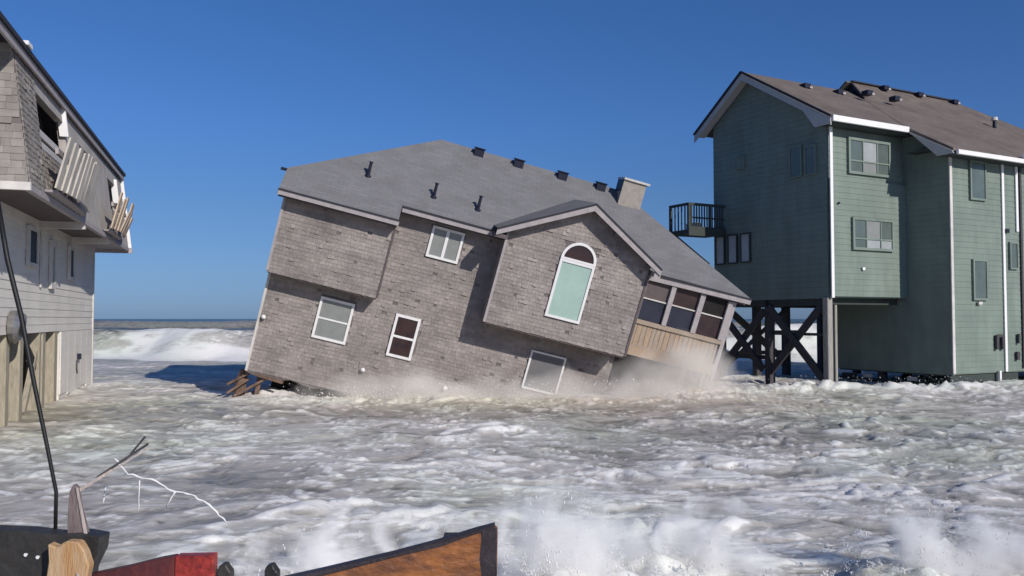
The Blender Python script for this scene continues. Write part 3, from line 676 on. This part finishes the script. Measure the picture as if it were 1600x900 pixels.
# the broken lattice of boards between the short piles
for k, (u0, u1) in enumerate(((-2.9, -2.2), (-1.9, -1.5), (-1.2, -.9), (.0, .4))):
    MB(TX(3.98)).box(u0, u1, 0, .05, .08, .30).build('skirt_board', M['white_old'] if k % 2 else M['pile'], gh)
for x0 in (4.2, 5.0, 5.7, 6.3): MB().box(x0, x0 + .45, -.3, -.2, .05, .22).build('skirt_board', M['pile_pale'], gh)
MB(TX(3.94)).box(-3.0, 1.7, .03, .1, -.6, .16).build('skirt_beam', M['green_dark'], gh)
# small fixtures on the tall block
for x0, z0, w_, h_, m in ((6.28, 1.30, .14, .52, 'pile'), (6.62, 1.30, .14, .52, 'pile'), (6.42, 1.74, .2, .1, 'pile'), (7.5, .9, .16, .3, 'pile'), (7.6, 1.5, .1, .35, 'pile'), (6.42, .1, .1, .44, 'white'), (7.0, 5.52, .18, .14, 'vent'), (5.3, 2.9, .2, .10, 'white_old')):
    MB().box(x0, x0 + w_, -1.93, -1.86, z0, z0 + h_).build('wall_fixture', M[m], gh)
MB().box(.35, .42, -.18, -.14, 6.35, 6.42).build('wall_fixture', M['vent'], gh)
MB().box(1.5, 1.62, -.19, -.14, 4.1, 4.2).build('wall_fixture', M['white'], gh)

# ================================================================== the pale house (left)
L = Vector((-0.31403597, 0.94941108, 0)); Yi = Vector((-L.y, L.x, 0))
LM = Matrix(((L.x, Yi.x, 0, -14.632), (L.y, Yi.y, 0, 29.017), (0, 0, 1, 0), (0, 0, 0, 1)))
lh = thing('grey_white_house', 'pale sided beach house with shingled upper storey and slatted balconies at the left edge', 'house', LM)
SW = M['siding_white']; SP = M['shingle_pale']
wall(lh, [(-16.5, 2.05), (-.02, 2.05), (-.02, 4.95), (-16.5, 4.95)], .0, .15, SW)
siding(lh, [(-16.5, 2.05), (-.04, 2.05), (-.04, 4.90), (-16.5, 4.90)], 0, .2, SW, jit=.004)
wall(lh, [(-5.55, .1), (-.02, .1), (-.02, 2.05), (-5.55, 2.05)], .0, .15, SW)
x = -5.5
while x < -.2:                                    # vertical panels on the ground floor
    MB().box(x, min(x + 1.06, -.06), -.03, -.002, .15 + random.uniform(0, .12), 2.03).build('wall_panel', SW, lh); x += 1.08
MB().box(-.06, .02, -.05, .12, .1, 4.9).build('corner_board', M['white_old'], lh)
MB().box(-.17, -.02, .15, 9, .1, 4.9).build('wall', SW, lh)
MB().box(-16.5, -.2, 8.9, 9, .1, 4.9).build('wall', SW, lh)
MB().box(-16.5, -5.56, 3.4, 3.5, -.3, 2.0).build('wall', M['dark'], lh)
MB().box(-16.5, -.2, .16, 8.9, 2.06, 2.2).build('floor', M['dark'], lh)
MB().box(-5.54, -5.44, .15, 8.9, .1, 2.04).build('wall', M['olive'], lh)
for x, s_ in ((-6.05, .42), (-7.55, .34), (-8.0, .2), (-9.95, .34), (-11.2, .3), (-12.6, .3)):
    MB().box(x - s_ / 2, x + s_ / 2, .0, .3, -.8, 2.05).build('post', M['post_tan'], lh, bevel=.015)
MB().bar((-9.3, .1, .1), (-7.7, .1, 2.0), .12, .16).build('brace', M['post_tan'], lh)
MB().bar((-9.4, .12, 1.9), (-8.1, .12, 1.2), .12, .2).build('brace', M['dark'], lh)
for z in (.35, .75, 1.15):
    MB().box(-13.5, -10.15, .4, .46, z, z + .34).build('board', M['olive'], lh)
MB().box(-2.98, -2.72, -.12, -.032, 1.12, 1.30).build('vent_hood', M['vent'], lh)
MB().tube([(-3.1, -.05, 1.1), (-3.15, -.06, .85), (-3.0, -.05, .7)], .02, 6).build('cable', M['pile'], lh)
window(lh, -9.85, -8.9, 3.66, 4.62, -.03, M['pane_dark'], M['white_old'], fw=.09, rails=(), proud=.07)
window(lh, -7.3, -6.7, 3.2, 4.5, -.03, M['pane_dim'], M['white_old'], fw=.16, proud=.07)
window(lh, -4.75, -4.0, 3.55, 4.55, -.03, M['pane_dark'], M['white_old'], fw=.10, proud=.07)
MB().box(-8.36, -8.24, -.06, -.02, 3.2, 4.8).build('corner_board', M['white_old'], lh)
# overhanging upper storey: mansard that leans back from the eave
Y0, Y1, Z0, Z1 = -1.05, -.72, 4.95, 7.55
lean = lambda z: (z - Z0) / (Z1 - Z0) * (Y1 - Y0)
yo = lambda z: Y0 + lean(z)
def mans(x0, x1, z0, z1, name='upper_wall', m=None):
    MB().prism([(x0, yo(z0), z0), (x0, yo(z1), z1), (x0, yo(z1) + .16, z1), (x0, yo(z0) + .16, z0)], (x1 - x0, 0, 0)).build(name, m or M['fascia'], lh)
def mshing(x0, x1, z0, z1):
    shingles(lh, [(x0, z0), (x1, z0), (x1, z1), (x0, z1)], Y0 - .004, SP, curve=lean)
for x0, x1, z0, z1 in ((-14.5, -13.0, Z0, Z1), (-13.0, -9.95, 7.08, Z1), (-9.95, -8.0, 6.3, Z1), (-8.0, -5.4, 6.98, Z1), (-5.4, -3.0, 5.0, Z1), (-3.0, -1.2, 6.9, Z1), (-1.2, .55, Z0, Z1), (-13.0, -9.95, Z0, 5.9), (-9.95, -5.4, Z0, 6.3), (-3.0, -1.2, Z0, 5.9)):
    mans(x0, x1 - .004, z0, z1, m=M['siding_panel'])
    if x1 < -12.5 or z1 == 5.9: mshing(x0, x1 - .004, z0, z1)
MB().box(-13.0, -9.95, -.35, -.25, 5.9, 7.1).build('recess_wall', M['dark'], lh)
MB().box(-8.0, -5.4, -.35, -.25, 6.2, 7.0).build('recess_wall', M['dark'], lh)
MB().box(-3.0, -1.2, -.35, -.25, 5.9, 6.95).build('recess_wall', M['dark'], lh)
# near end of the storey, facing the camera, shingled
TN = Matrix(((0, 1, 0, 0), (-1, 0, 0, 0), (0, 0, 1, 0), (0, 0, 0, 1)))
def near_face(x, ua, ub, z0, z1):
    T = Matrix(((0, 1, 0, x), (-1, 0, 0, 0), (0, 0, 1, 0), (0, 0, 0, 1)))
    MB(T).prism([(ua, .0, z0), (-yo(z0), .0, z0), (-yo(z1), .0, z1), (ua, .0, z1)], (0, .12, 0)).build('upper_wall', M['wallboard'], lh)
    shingles(lh, [(ua, z0), (-yo(z0), z0), (-yo(z1), z1), (ua, z1)], -.004, SP, T=T, exposure=.135, w=(.16, .4))
near_face(-14.6, -8.5, None, Z0, Z1)
MB().box(-14.66, -14.56, Y0 - .05, 8.5, 4.80, 4.95).build('trim_band', M['white_old'], lh)
MB().box(.43, .55, Y1 + .2, 8.9, Z0, Z1 - .02).build('wall', SW, lh)
# flat roof edge
MB().box(-16.6, .75, Y1 - .18, 9, Z1, Z1 + .09).build('roof', M['roof_edge'], lh)
MB().box(-16.5, .7, Y1 - .13, Y1 - .08, Z1 - .16, Z1 - .004).build('fascia', M['fascia'], lh)
MB().box(-14.3, -13.95, Y1 - .22, Y1, Z1 + .092, Z1 + .17).build('roof_flashing', M['white'], lh)
# eave board, soffits and cross bands
MB().box(-14.5, .58, Y0 - .02, Y0 + .10, 4.82, 4.94).build('eave_board', M['fascia'], lh)
MB().box(-14.5, -8.5, Y0 + .1, -.02, 4.88, 4.92).build('soffit', M['soffit'], lh)
MB().box(-8.3, -4.1, Y0 + .1, -.02, 4.885, 4.92).build('soffit', M['soffit'], lh)
MB().box(-3.9, .55, Y0 + .1, -.02, 4.88, 4.92).build('soffit', M['fascia'], lh)
for x in (-8.5, -4.1): MB().box(x, x + .2, Y0 + .0, -.0, 4.70, 4.876).build('cross_band', M['white_old'], lh)
MB().box(.6, .68, Y0 - .12, .4, 4.76, 4.94).build('eave_board', M['fascia'], lh)
MB().prism([(.6, Y0 - .1, 4.95), (.6, Y1 - .1, Z1), (.6, Y1 + .12, Z1), (.6, Y0 + .12, 4.95)], (.07, 0, 0)).build('rake_board', M['white'], lh)
MB().prism([(-9.97, yo(6.75) - .09, 6.75), (-9.97, yo(Z1 - .05) - .09, Z1 - .05), (-9.97, yo(Z1 - .05) + .1, Z1 - .05), (-9.97, yo(6.75) + .1, 6.75)], (-.09, 0, 0)).build('trim_board', M['white'], lh)
MB().prism([(-1.3, yo(6.3) - .09, 6.3), (-1.3, yo(7.1) - .09, 7.1), (-1.3, yo(7.1) + .1, 7.1), (-1.3, yo(6.3) + .1, 6.3)], (-.09, 0, 0)).build('trim_board', M['white'], lh)
# slatted balconies that flare outwards
def balcony(x0, x1, n, zt, m, flare, tilt=.35):
    b = MB().prism([(x0, Y0 - .02, 4.97), (x1, Y0 - .02, 4.97), (x1 - .2, Y0 - .14, 5.0), (x0 + .35, Y0 - .18, 5.0)], (0, 0, .05)).build('balcony', M['fascia'], lh)
    MB().bar((x0 + .1, Y0 - flare * .75 + .05, zt - .32), (x1 - .1, Y0 - flare * .75 + .05, zt - .32), .06, .12).build('handrail', M['fascia'], b)
    for k in range(n):
        t = (k + .5) / n; x = x0 + (x1 - x0) * t; wd = (x1 - x0) / n * .74
        bulge = math.sin(math.pi * (t * .8 + .12)) * .22
        zz = zt + random.uniform(-.12, .06) - (.35 if random.random() < .12 else 0); x += random.uniform(-.03, .03)
        wb = wd * 1.28
        MB().add([(x - wb / 2, Y0 - .12 - bulge, 5.06), (x + wb / 2, Y0 - .12 - bulge, 5.06), (x + wd / 2 + tilt, Y0 - flare - bulge, zz), (x - wd / 2 + tilt, Y0 - flare - bulge, zz),
                  (x - wb / 2, Y0 - .08 - bulge, 5.06), (x + wb / 2, Y0 - .08 - bulge, 5.06), (x + wd / 2 + tilt, Y0 - flare + .04 - bulge, zz), (x - wd / 2 + tilt, Y0 - flare + .04 - bulge, zz)],
                 [(0, 1, 2, 3), (4, 7, 6, 5), (0, 4, 5, 1), (3, 2, 6, 7), (0, 3, 7, 4), (1, 5, 6, 2)]).build('slat', m, b)
    return b
balcony(-13.3, -9.0, 11, 6.15, M['slat'], .34, .15)
balcony(-5.4, -2.2, 9, 6.1, mat('tan_slat', (.55, .43, .32), .8, .3, 2), .36, .15)
for z in (5.98, 6.2, 6.42):
    MB().box(-12.9, -10.1, Y0 + .22, Y0 + .27, z - .2, z - .06).build('rail_board', M['white_old'], lh)

fx = MB().tube([(-11.15, -.04, 2.22), (-11.15, -.16, 2.22), (-11.15, -.26, 2.20)], [.36, .38, .30], 16).build('round_hood', M['metal'], lh)
MB().tube([(-11.15, -.27, 2.20), (-11.15, -.29, 2.20)], [.22, .20], 14).build('hood_mouth', M['dark'], fx)

# ================================================================== broken deck in the foreground
MW = {}
MW['dark'] = mat('wet_black_timber', (.028, .026, .026), .45, .4, 9, bump=.5, bscale=25, col2=(.05, .045, .04))
MW['orange'] = mat('split_yellow_pine', (.42, .22, .09), .6, .4, 4, stretch=(9, 9, 1.1), col2=(.50, .36, .22), bump=.4, bscale=20)
MW['red'] = mat('red_stained_board', (.05, .022, .028), .45, .3, 5, col2=(.13, .03, .028), bump=.4)
MW['redend'] = mat('bright_red_board_end', (.44, .05, .035), .4, .3, 8, col2=(.13, .02, .022), bump=.6)
MW['plank'] = mat('wet_orange_plank', (.085, .04, .030), .42, .5, 3.2, stretch=(1.6, 3, 4), col2=(.33, .125, .04), bump=.8, bscale=9)
MW['plank_top'] = mat('wet_dark_plank_edge', (.05, .04, .045), .45, .4, 9, bump=.4)
MW['pale'] = mat('pale_splinter', (.52, .44, .40), .7, .3, 8, stretch=(6, 6, 1), bump=.4)
def jag_prism(poly, d, name, m, parent=None, bevel=.004): return MB().prism(poly, d).build(name, m, parent, bevel=bevel)
# dark capped timber at the far left
t = thing('timber_block', 'black wet timber beam stub with chewed top at the lower left corner', 'timber')
jag_prism([(-2.20, 3.5, 1.522), (-2.02, 3.5, 1.515), (-1.90, 3.5, 1.50), (-1.80, 3.5, 1.506), (-1.715, 3.5, 1.492), (-1.722, 3.5, 1.43), (-1.76, 3.5, 1.35), (-1.78, 3.5, 1.10), (-2.24, 3.5, 1.10), (-2.23, 3.5, 1.4)], (0, .09, 0), 'beam', MW['dark'], t)
MB().box(-2.16, -1.98, 3.56, 3.72, -.8, 1.11).build('post', MW['dark'], t)
for x, z in ((-2.02, 1.42), (-1.97, 1.41), (-2.0, 1.30)):
    MB().tube([(x, 3.502, z), (x, 3.492, z)], [.006, .008], 6).build('nail', M['white'], t)
t = thing('split_post', 'orange splintered wooden post in front of the black timber stub', 'post')
jag_prism([(-1.915, 3.40, 1.49), (-1.88, 3.40, 1.475), (-1.84, 3.40, 1.50), (-1.79, 3.40, 1.497), (-1.765, 3.40, 1.46), (-1.745, 3.40, 1.40), (-1.765, 3.40, 1.30), (-1.77, 3.40, -.8), (-1.93, 3.40, -.8), (-1.925, 3.40, 1.30), (-1.91, 3.40, 1.42)], (0, .05, 0), 'post', MW['orange'], t, .006)
jag_prism([(-1.79, 3.39, 1.38), (-1.776, 3.39, 1.36), (-1.775, 3.39, 1.1), (-1.79, 3.39, 1.1)], (0, .008, 0), 'splinter', MW['pale'], t, .001)
t.location.x = .035
t = thing('splintered_board', 'pale pointed board splinter standing upright behind the orange post', 'board')
jag_prism([(-1.865, 3.52, 1.40), (-1.862, 3.52, 1.60), (-1.857, 3.52, 1.675), (-1.842, 3.52, 1.705), (-1.828, 3.52, 1.690), (-1.812, 3.52, 1.60), (-1.782, 3.52, 1.50), (-1.78, 3.52, 1.40)], (0, .03, 0), 'board', mat('mauve_board', (.22, .17, .165), .8, .4, 9, stretch=(6, 6, 1), bump=.3), t, .002)
jag_prism([(-1.828, 3.512, 1.695), (-1.819, 3.512, 1.690), (-1.776, 3.512, 1.50), (-1.79, 3.512, 1.50)], (0, .007, 0), 'edge_strip', MW['pale'], t, .001)
t = thing('metal_strip', 'thin bent metal strip sticking out right from the pale splinter', 'metal strip')
MB().bar((-1.76, 3.56, 1.728), (-1.565, 3.60, 1.862), .012, .011).bar((-1.64, 3.60, 1.818), (-1.578, 3.6, 1.893), .008, .007).build('strip', M['pile'], t)
MB().bar((-1.835, 3.55, 1.672), (-1.70, 3.57, 1.757), .014, .012).bar((-1.70, 3.57, 1.757), (-1.555, 3.60, 1.848), .008, .006).build('strip_edge', MW['pale'], t)
t = tag(MB().tube([(-2.25, 3.62, 2.92), (-2.20, 3.62, 2.66), (-2.13, 3.61, 2.42), (-2.06, 3.60, 2.12), (-1.99, 3.59, 1.84), (-1.945, 3.58, 1.66), (-1.945, 3.58, 1.46)], [.011, .011, .0105, .0095, .0085, .008, .008], 8).build('black_cable', M['rod'], smooth=True), 'long black cable hanging down the left side onto the timber stub', 'cable')
# red board
t = thing('red_board', 'dark red board with bright red end lying at the bottom left', 'board')
jag_prism([(-1.76, 3.5, 1.335), (-1.60, 3.5, 1.368), (-1.47, 3.5, 1.400), (-1.405, 3.5, 1.412), (-1.405, 3.5, 1.15), (-1.80, 3.5, 1.10)], (0, .05, 0), 'board', MW['red'], t)
jag_prism([(-1.402, 3.496, 1.412), (-1.242, 3.496, 1.416), (-1.240, 3.496, 1.13), (-1.402, 3.496, 1.14)], (0, .058, 0), 'painted_end', MW['redend'], t)
MB().box(-1.36, -1.28, 3.63, 3.70, -.8, 1.30).build('post', MW['dark'], t)
# long plank
t = thing('broken_plank', 'long wet orange plank rising to a squared end at bottom centre', 'plank')
jag_prism([(-1.02, 3.42, 1.315), (-.78, 3.45, 1.36), (-.50, 3.48, 1.418), (-.30, 3.49, 1.468), (-.15, 3.5, 1.512), (-.072, 3.5, 1.532), (-.060, 3.5, 1.52), (-.066, 3.5, 1.10), (-1.1, 3.42, .98)], (0, .05, 0), 'plank', MW['plank'], t)
EP = [(-1.02, 3.42, 1.315), (-.78, 3.45, 1.36), (-.50, 3.48, 1.418), (-.30, 3.49, 1.468), (-.15, 3.5, 1.512), (-.072, 3.5, 1.532)]
jag_prism([(x, y - .004, z + .009) for x, y, z in EP] + [(x, y - .004, z - .008 - .006 * (i % 2)) for i, (x, y, z) in list(enumerate(EP))[::-1]], (0, .058, 0), 'plank_edge', MW['plank_top'], t, .002)
jag_prism([(-.125, 3.494, 1.515), (-.064, 3.494, 1.53), (-.062, 3.494, 1.12), (-.10, 3.494, 1.12), (-.135, 3.494, 1.40)], (0, .005, 0), 'plank_end', MW['plank_top'], t, 0)
MB().box(-.30, -.18, 3.62, 3.74, -.8, 1.45).build('post', MW['dark'], t)
for k, (x, z) in enumerate(((-1.205, 1.375), (-1.01, 1.372))):
    rr = random.Random(k)
    mb = MB(); mb.prism([(x - .02, 3.5, z - .25), (x + .03, 3.5, z - .25), (x + .035, 3.5, z - .03), (x + .02, 3.5, z - .01), (x + .012, 3.5, z + .004), (x - .012, 3.5, z), (x - .02, 3.5, z - .02)], (0, .05, 0))
    tag(mb.build('timber_scrap', MW['dark'], bevel=.004), ('small black timber scrap right beside the bright red board end', 'small dark timber scrap just left of the long orange plank')[k], 'timber')

# ================================================================== spray
def spray_mat(name, col, dens, scale, thr, anis=-.35, nw=1.2, soft=.6, str_=(1, 1, 1)):
    m = bpy.data.materials.new(name); m.use_nodes = True
    n = m.node_tree.nodes; l = m.node_tree.links
    n.remove(n['Principled BSDF']); pv = n.new('ShaderNodeVolumePrincipled')
    pv.inputs['Color'].default_value = (*col, 1); pv.inputs['Anisotropy'].default_value = anis
    l.new(pv.outputs[0], n['Material Output'].inputs['Volume'])
    tc = n.new('ShaderNodeTexCoord'); ln = n.new('ShaderNodeVectorMath'); ln.operation = 'LENGTH'
    l.new(tc.outputs['Object'], ln.inputs[0])
    fo = n.new('ShaderNodeMapRange'); fo.interpolation_type = 'SMOOTHSTEP'
    fo.inputs['From Min'].default_value = 1.0; fo.inputs['From Max'].default_value = .15; l.new(ln.outputs['Value'], fo.inputs['Value'])
    ge = n.new('ShaderNodeNewGeometry')
    no = n.new('ShaderNodeTexNoise'); no.inputs['Scale'].default_value = scale; no.inputs['Detail'].default_value = 4
    mpv = n.new('ShaderNodeMapping'); mpv.inputs['Scale'].default_value = str_; l.new(ge.outputs['Position'], mpv.inputs['Vector']); l.new(mpv.outputs[0], no.inputs['Vector'])
    ad = n.new('ShaderNodeMath'); ad.operation = 'ADD'; nz = n.new('ShaderNodeMapRange'); nz.clamp = False; nz.inputs['To Min'].default_value = -nw; nz.inputs['To Max'].default_value = nw; l.new(no.outputs['Fac'], nz.inputs['Value'])
    l.new(fo.outputs[0], ad.inputs[0]); l.new(nz.outputs[0], ad.inputs[1]); no.inputs['Distortion'].default_value = .4
    mr = n.new('ShaderNodeMapRange'); mr.inputs['From Min'].default_value = thr; mr.inputs['From Max'].default_value = thr + soft
    mr.inputs['To Max'].default_value = dens; l.new(ad.outputs[0], mr.inputs['Value'])
    l.new(mr.outputs[0], pv.inputs['Density'])
    return m
def puff(name, loc, size, m):
    me = bpy.data.meshes.new(name); bm = bmesh.new(); bmesh.ops.create_icosphere(bm, subdivisions=3, radius=1); bm.to_mesh(me); bm.free()
    o = new_obj(name, me, None, m); o.location = loc; o.scale = size; o['kind'] = 'stuff'; return o
mist = spray_mat('sandy_mist', (.975, .93, .87), .80, .75, .22, nw=.9, soft=1.0)
puff('mist', (1.4, 24.4, .0), (8.0, 1.6, 1.15), mist)
puff('mist', (5.2, 25.6, .35), (3.0, 1.2, 1.9), spray_mat('thick_mist', (.98, .945, .89), 2.0, .8, .22, nw=.7, soft=1.0))
puff('mist', (-3.8, 24.9, .1), (4.0, 1.3, .95), mist)
spl = spray_mat('white_spray', (.996, .985, .975), 7.5, 2.8, .22, nw=1.5, soft=1.0, str_=(1.2, 1, .85))
for loc, size, ry in (((3.72, 7.5, .22), (.42, .40, .80), -.5), ((4.1, 7.6, .0), (.5, .4, .5), 0), ((.45, 7.4, .2), (.9, .5, .95), .1), ((1.7, 7.9, .1), (.9, .5, .75), .2), ((-1.6, 7.2, .05), (1.0, .5, .75), -.2), ((-2.75, 6.8, .0), (.7, .4, .6), 0), ((4.9, 8.2, .0), (1.1, .6, .55), 0)):
    p = puff('spray', loc, size, spl); p.rotation_euler = (0, ry, 0)

# droplets and torn foam flakes flung above the splashes, one mesh
def droplets():
    rr = random.Random(3); mb = MB()
    T4 = [(1, 1, 1), (-1, -1, 1), (-1, 1, -1), (1, -1, -1)]; O6 = [(1, 0, 0), (-1, 0, 0), (0, 1, 0), (0, -1, 0), (0, 0, 1), (0, 0, -1)]
    OF = [(0, 2, 4), (2, 1, 4), (1, 3, 4), (3, 0, 4), (2, 0, 5), (1, 2, 5), (3, 1, 5), (0, 3, 5)]
    vs = []; fs = []
    def drop(p, r, st):
        b = len(vs)
        for o in O6: vs.append((p[0] + o[0] * r * rr.uniform(.6, 1.2), p[1] + o[1] * r, p[2] + o[2] * r * st))
        fs.extend([tuple(b + i for i in f) for f in OF])
    for cx, cy, sx, hh, n in ((3.58, 7.45, .28, .85, 500), (.35, 7.25, .40, .85, 500), (1.15, 7.7, .45, .6, 250), (-1.75, 7.1, .5, .55, 260), (4.4, 8.3, .4, .45, 150), (-2.6, 7.0, .4, .4, 100)):
        for _ in range(n):
            z = (rr.random() ** 1.7) * hh; sp = sx * (.6 + .6 * z / hh)
            drop((rr.gauss(cx, sp * .6), rr.gauss(cy, .2), z + .05), rr.choice((.0025, .003, .004, .007)), rr.uniform(1, 3))
    for cx, cy, sx, hh, n in ((-3.5, 24.6, 3.6, .4, 300), (2.8, 24.6, 3.5, .5, 400), (9, 27.3, 3, .4, 250), (15, 28.3, 3.5, .35, 250)):
        for _ in range(n):
            drop((rr.gauss(cx, sx * .6), rr.gauss(cy, .4), .1 + (rr.random() ** 2) * hh), rr.choice((.009, .013, .019)), rr.uniform(.8, 1.6))
    # ragged strings of drops thrown along short arcs
    for cx, cy, sx, hh, n in ((3.65, 7.45, .35, .60, 60), (.4, 7.25, .45, .65, 70), (1.3, 7.7, .55, .42, 50), (-1.7, 7.1, .5, .42, 40), (4.5, 8.2, .5, .32, 30), (2.6, 7.3, .5, .25, 24)):
        for _ in range(n):
            x0 = rr.gauss(cx, sx * .7); y0 = rr.gauss(cy, .18); a0 = (x0 - cx) / sx * .5 + rr.uniform(-.5, .5); v = hh * rr.uniform(.35, 1)
            t0 = rr.uniform(0, .6); t1 = t0 + rr.uniform(.15, .4); m_ = rr.randint(14, 34); r0 = rr.uniform(.003, .010)
            for k in range(m_):
                t = t0 + (t1 - t0) * k / m_; j = .006 + .02 * t
                drop((x0 + a0 * t * .55 + rr.gauss(0, j), y0 + rr.gauss(0, j), .03 + v * (2.2 * t - 1.35 * t * t) + rr.gauss(0, j)), r0 * (1.15 - .7 * k / m_) * rr.uniform(.4, 1.3), rr.uniform(.7, 1.8))
    me = bpy.data.meshes.new('water_drops'); me.from_pydata(vs, [], fs)
    o = new_obj('water_drops', me, None, mat('white_droplet', (.78, .76, .74), .35)); o['kind'] = 'stuff'
droplets()
# a thin strand of water torn off by the wreckage
ws = MB(); rs = random.Random(5)
def strand(pts, r):
    P_ = []
    for i in range(len(pts) - 1):
        for k in range(5):
            t = k / 5; P_.append(tuple(pts[i][j] * (1 - t) + pts[i + 1][j] * t + rs.uniform(-.004, .004) for j in range(3)))
    P_.append(pts[-1]); ws.tube(P_, [r * rs.uniform(.6, 1.4) for _ in P_], 6)
strand([(-1.90, 4.0, 1.73), (-1.83, 4.0, 1.66), (-1.72, 4.0, 1.635), (-1.62, 4.0, 1.58), (-1.53, 4.0, 1.565), (-1.44, 4.0, 1.51), (-1.36, 4.0, 1.43)], .0045)
strand([(-1.61, 4.0, 1.575), (-1.645, 4.0, 1.50)], .004); strand([(-1.78, 4.0, 1.63), (-1.78, 4.0, 1.48)], .0025); strand([(-1.94, 4.0, 1.60), (-1.95, 4.0, 1.52)], .003)
ws.build('water_strand', bpy.data.materials['white_droplet'], None, stuff=True, smooth=True)
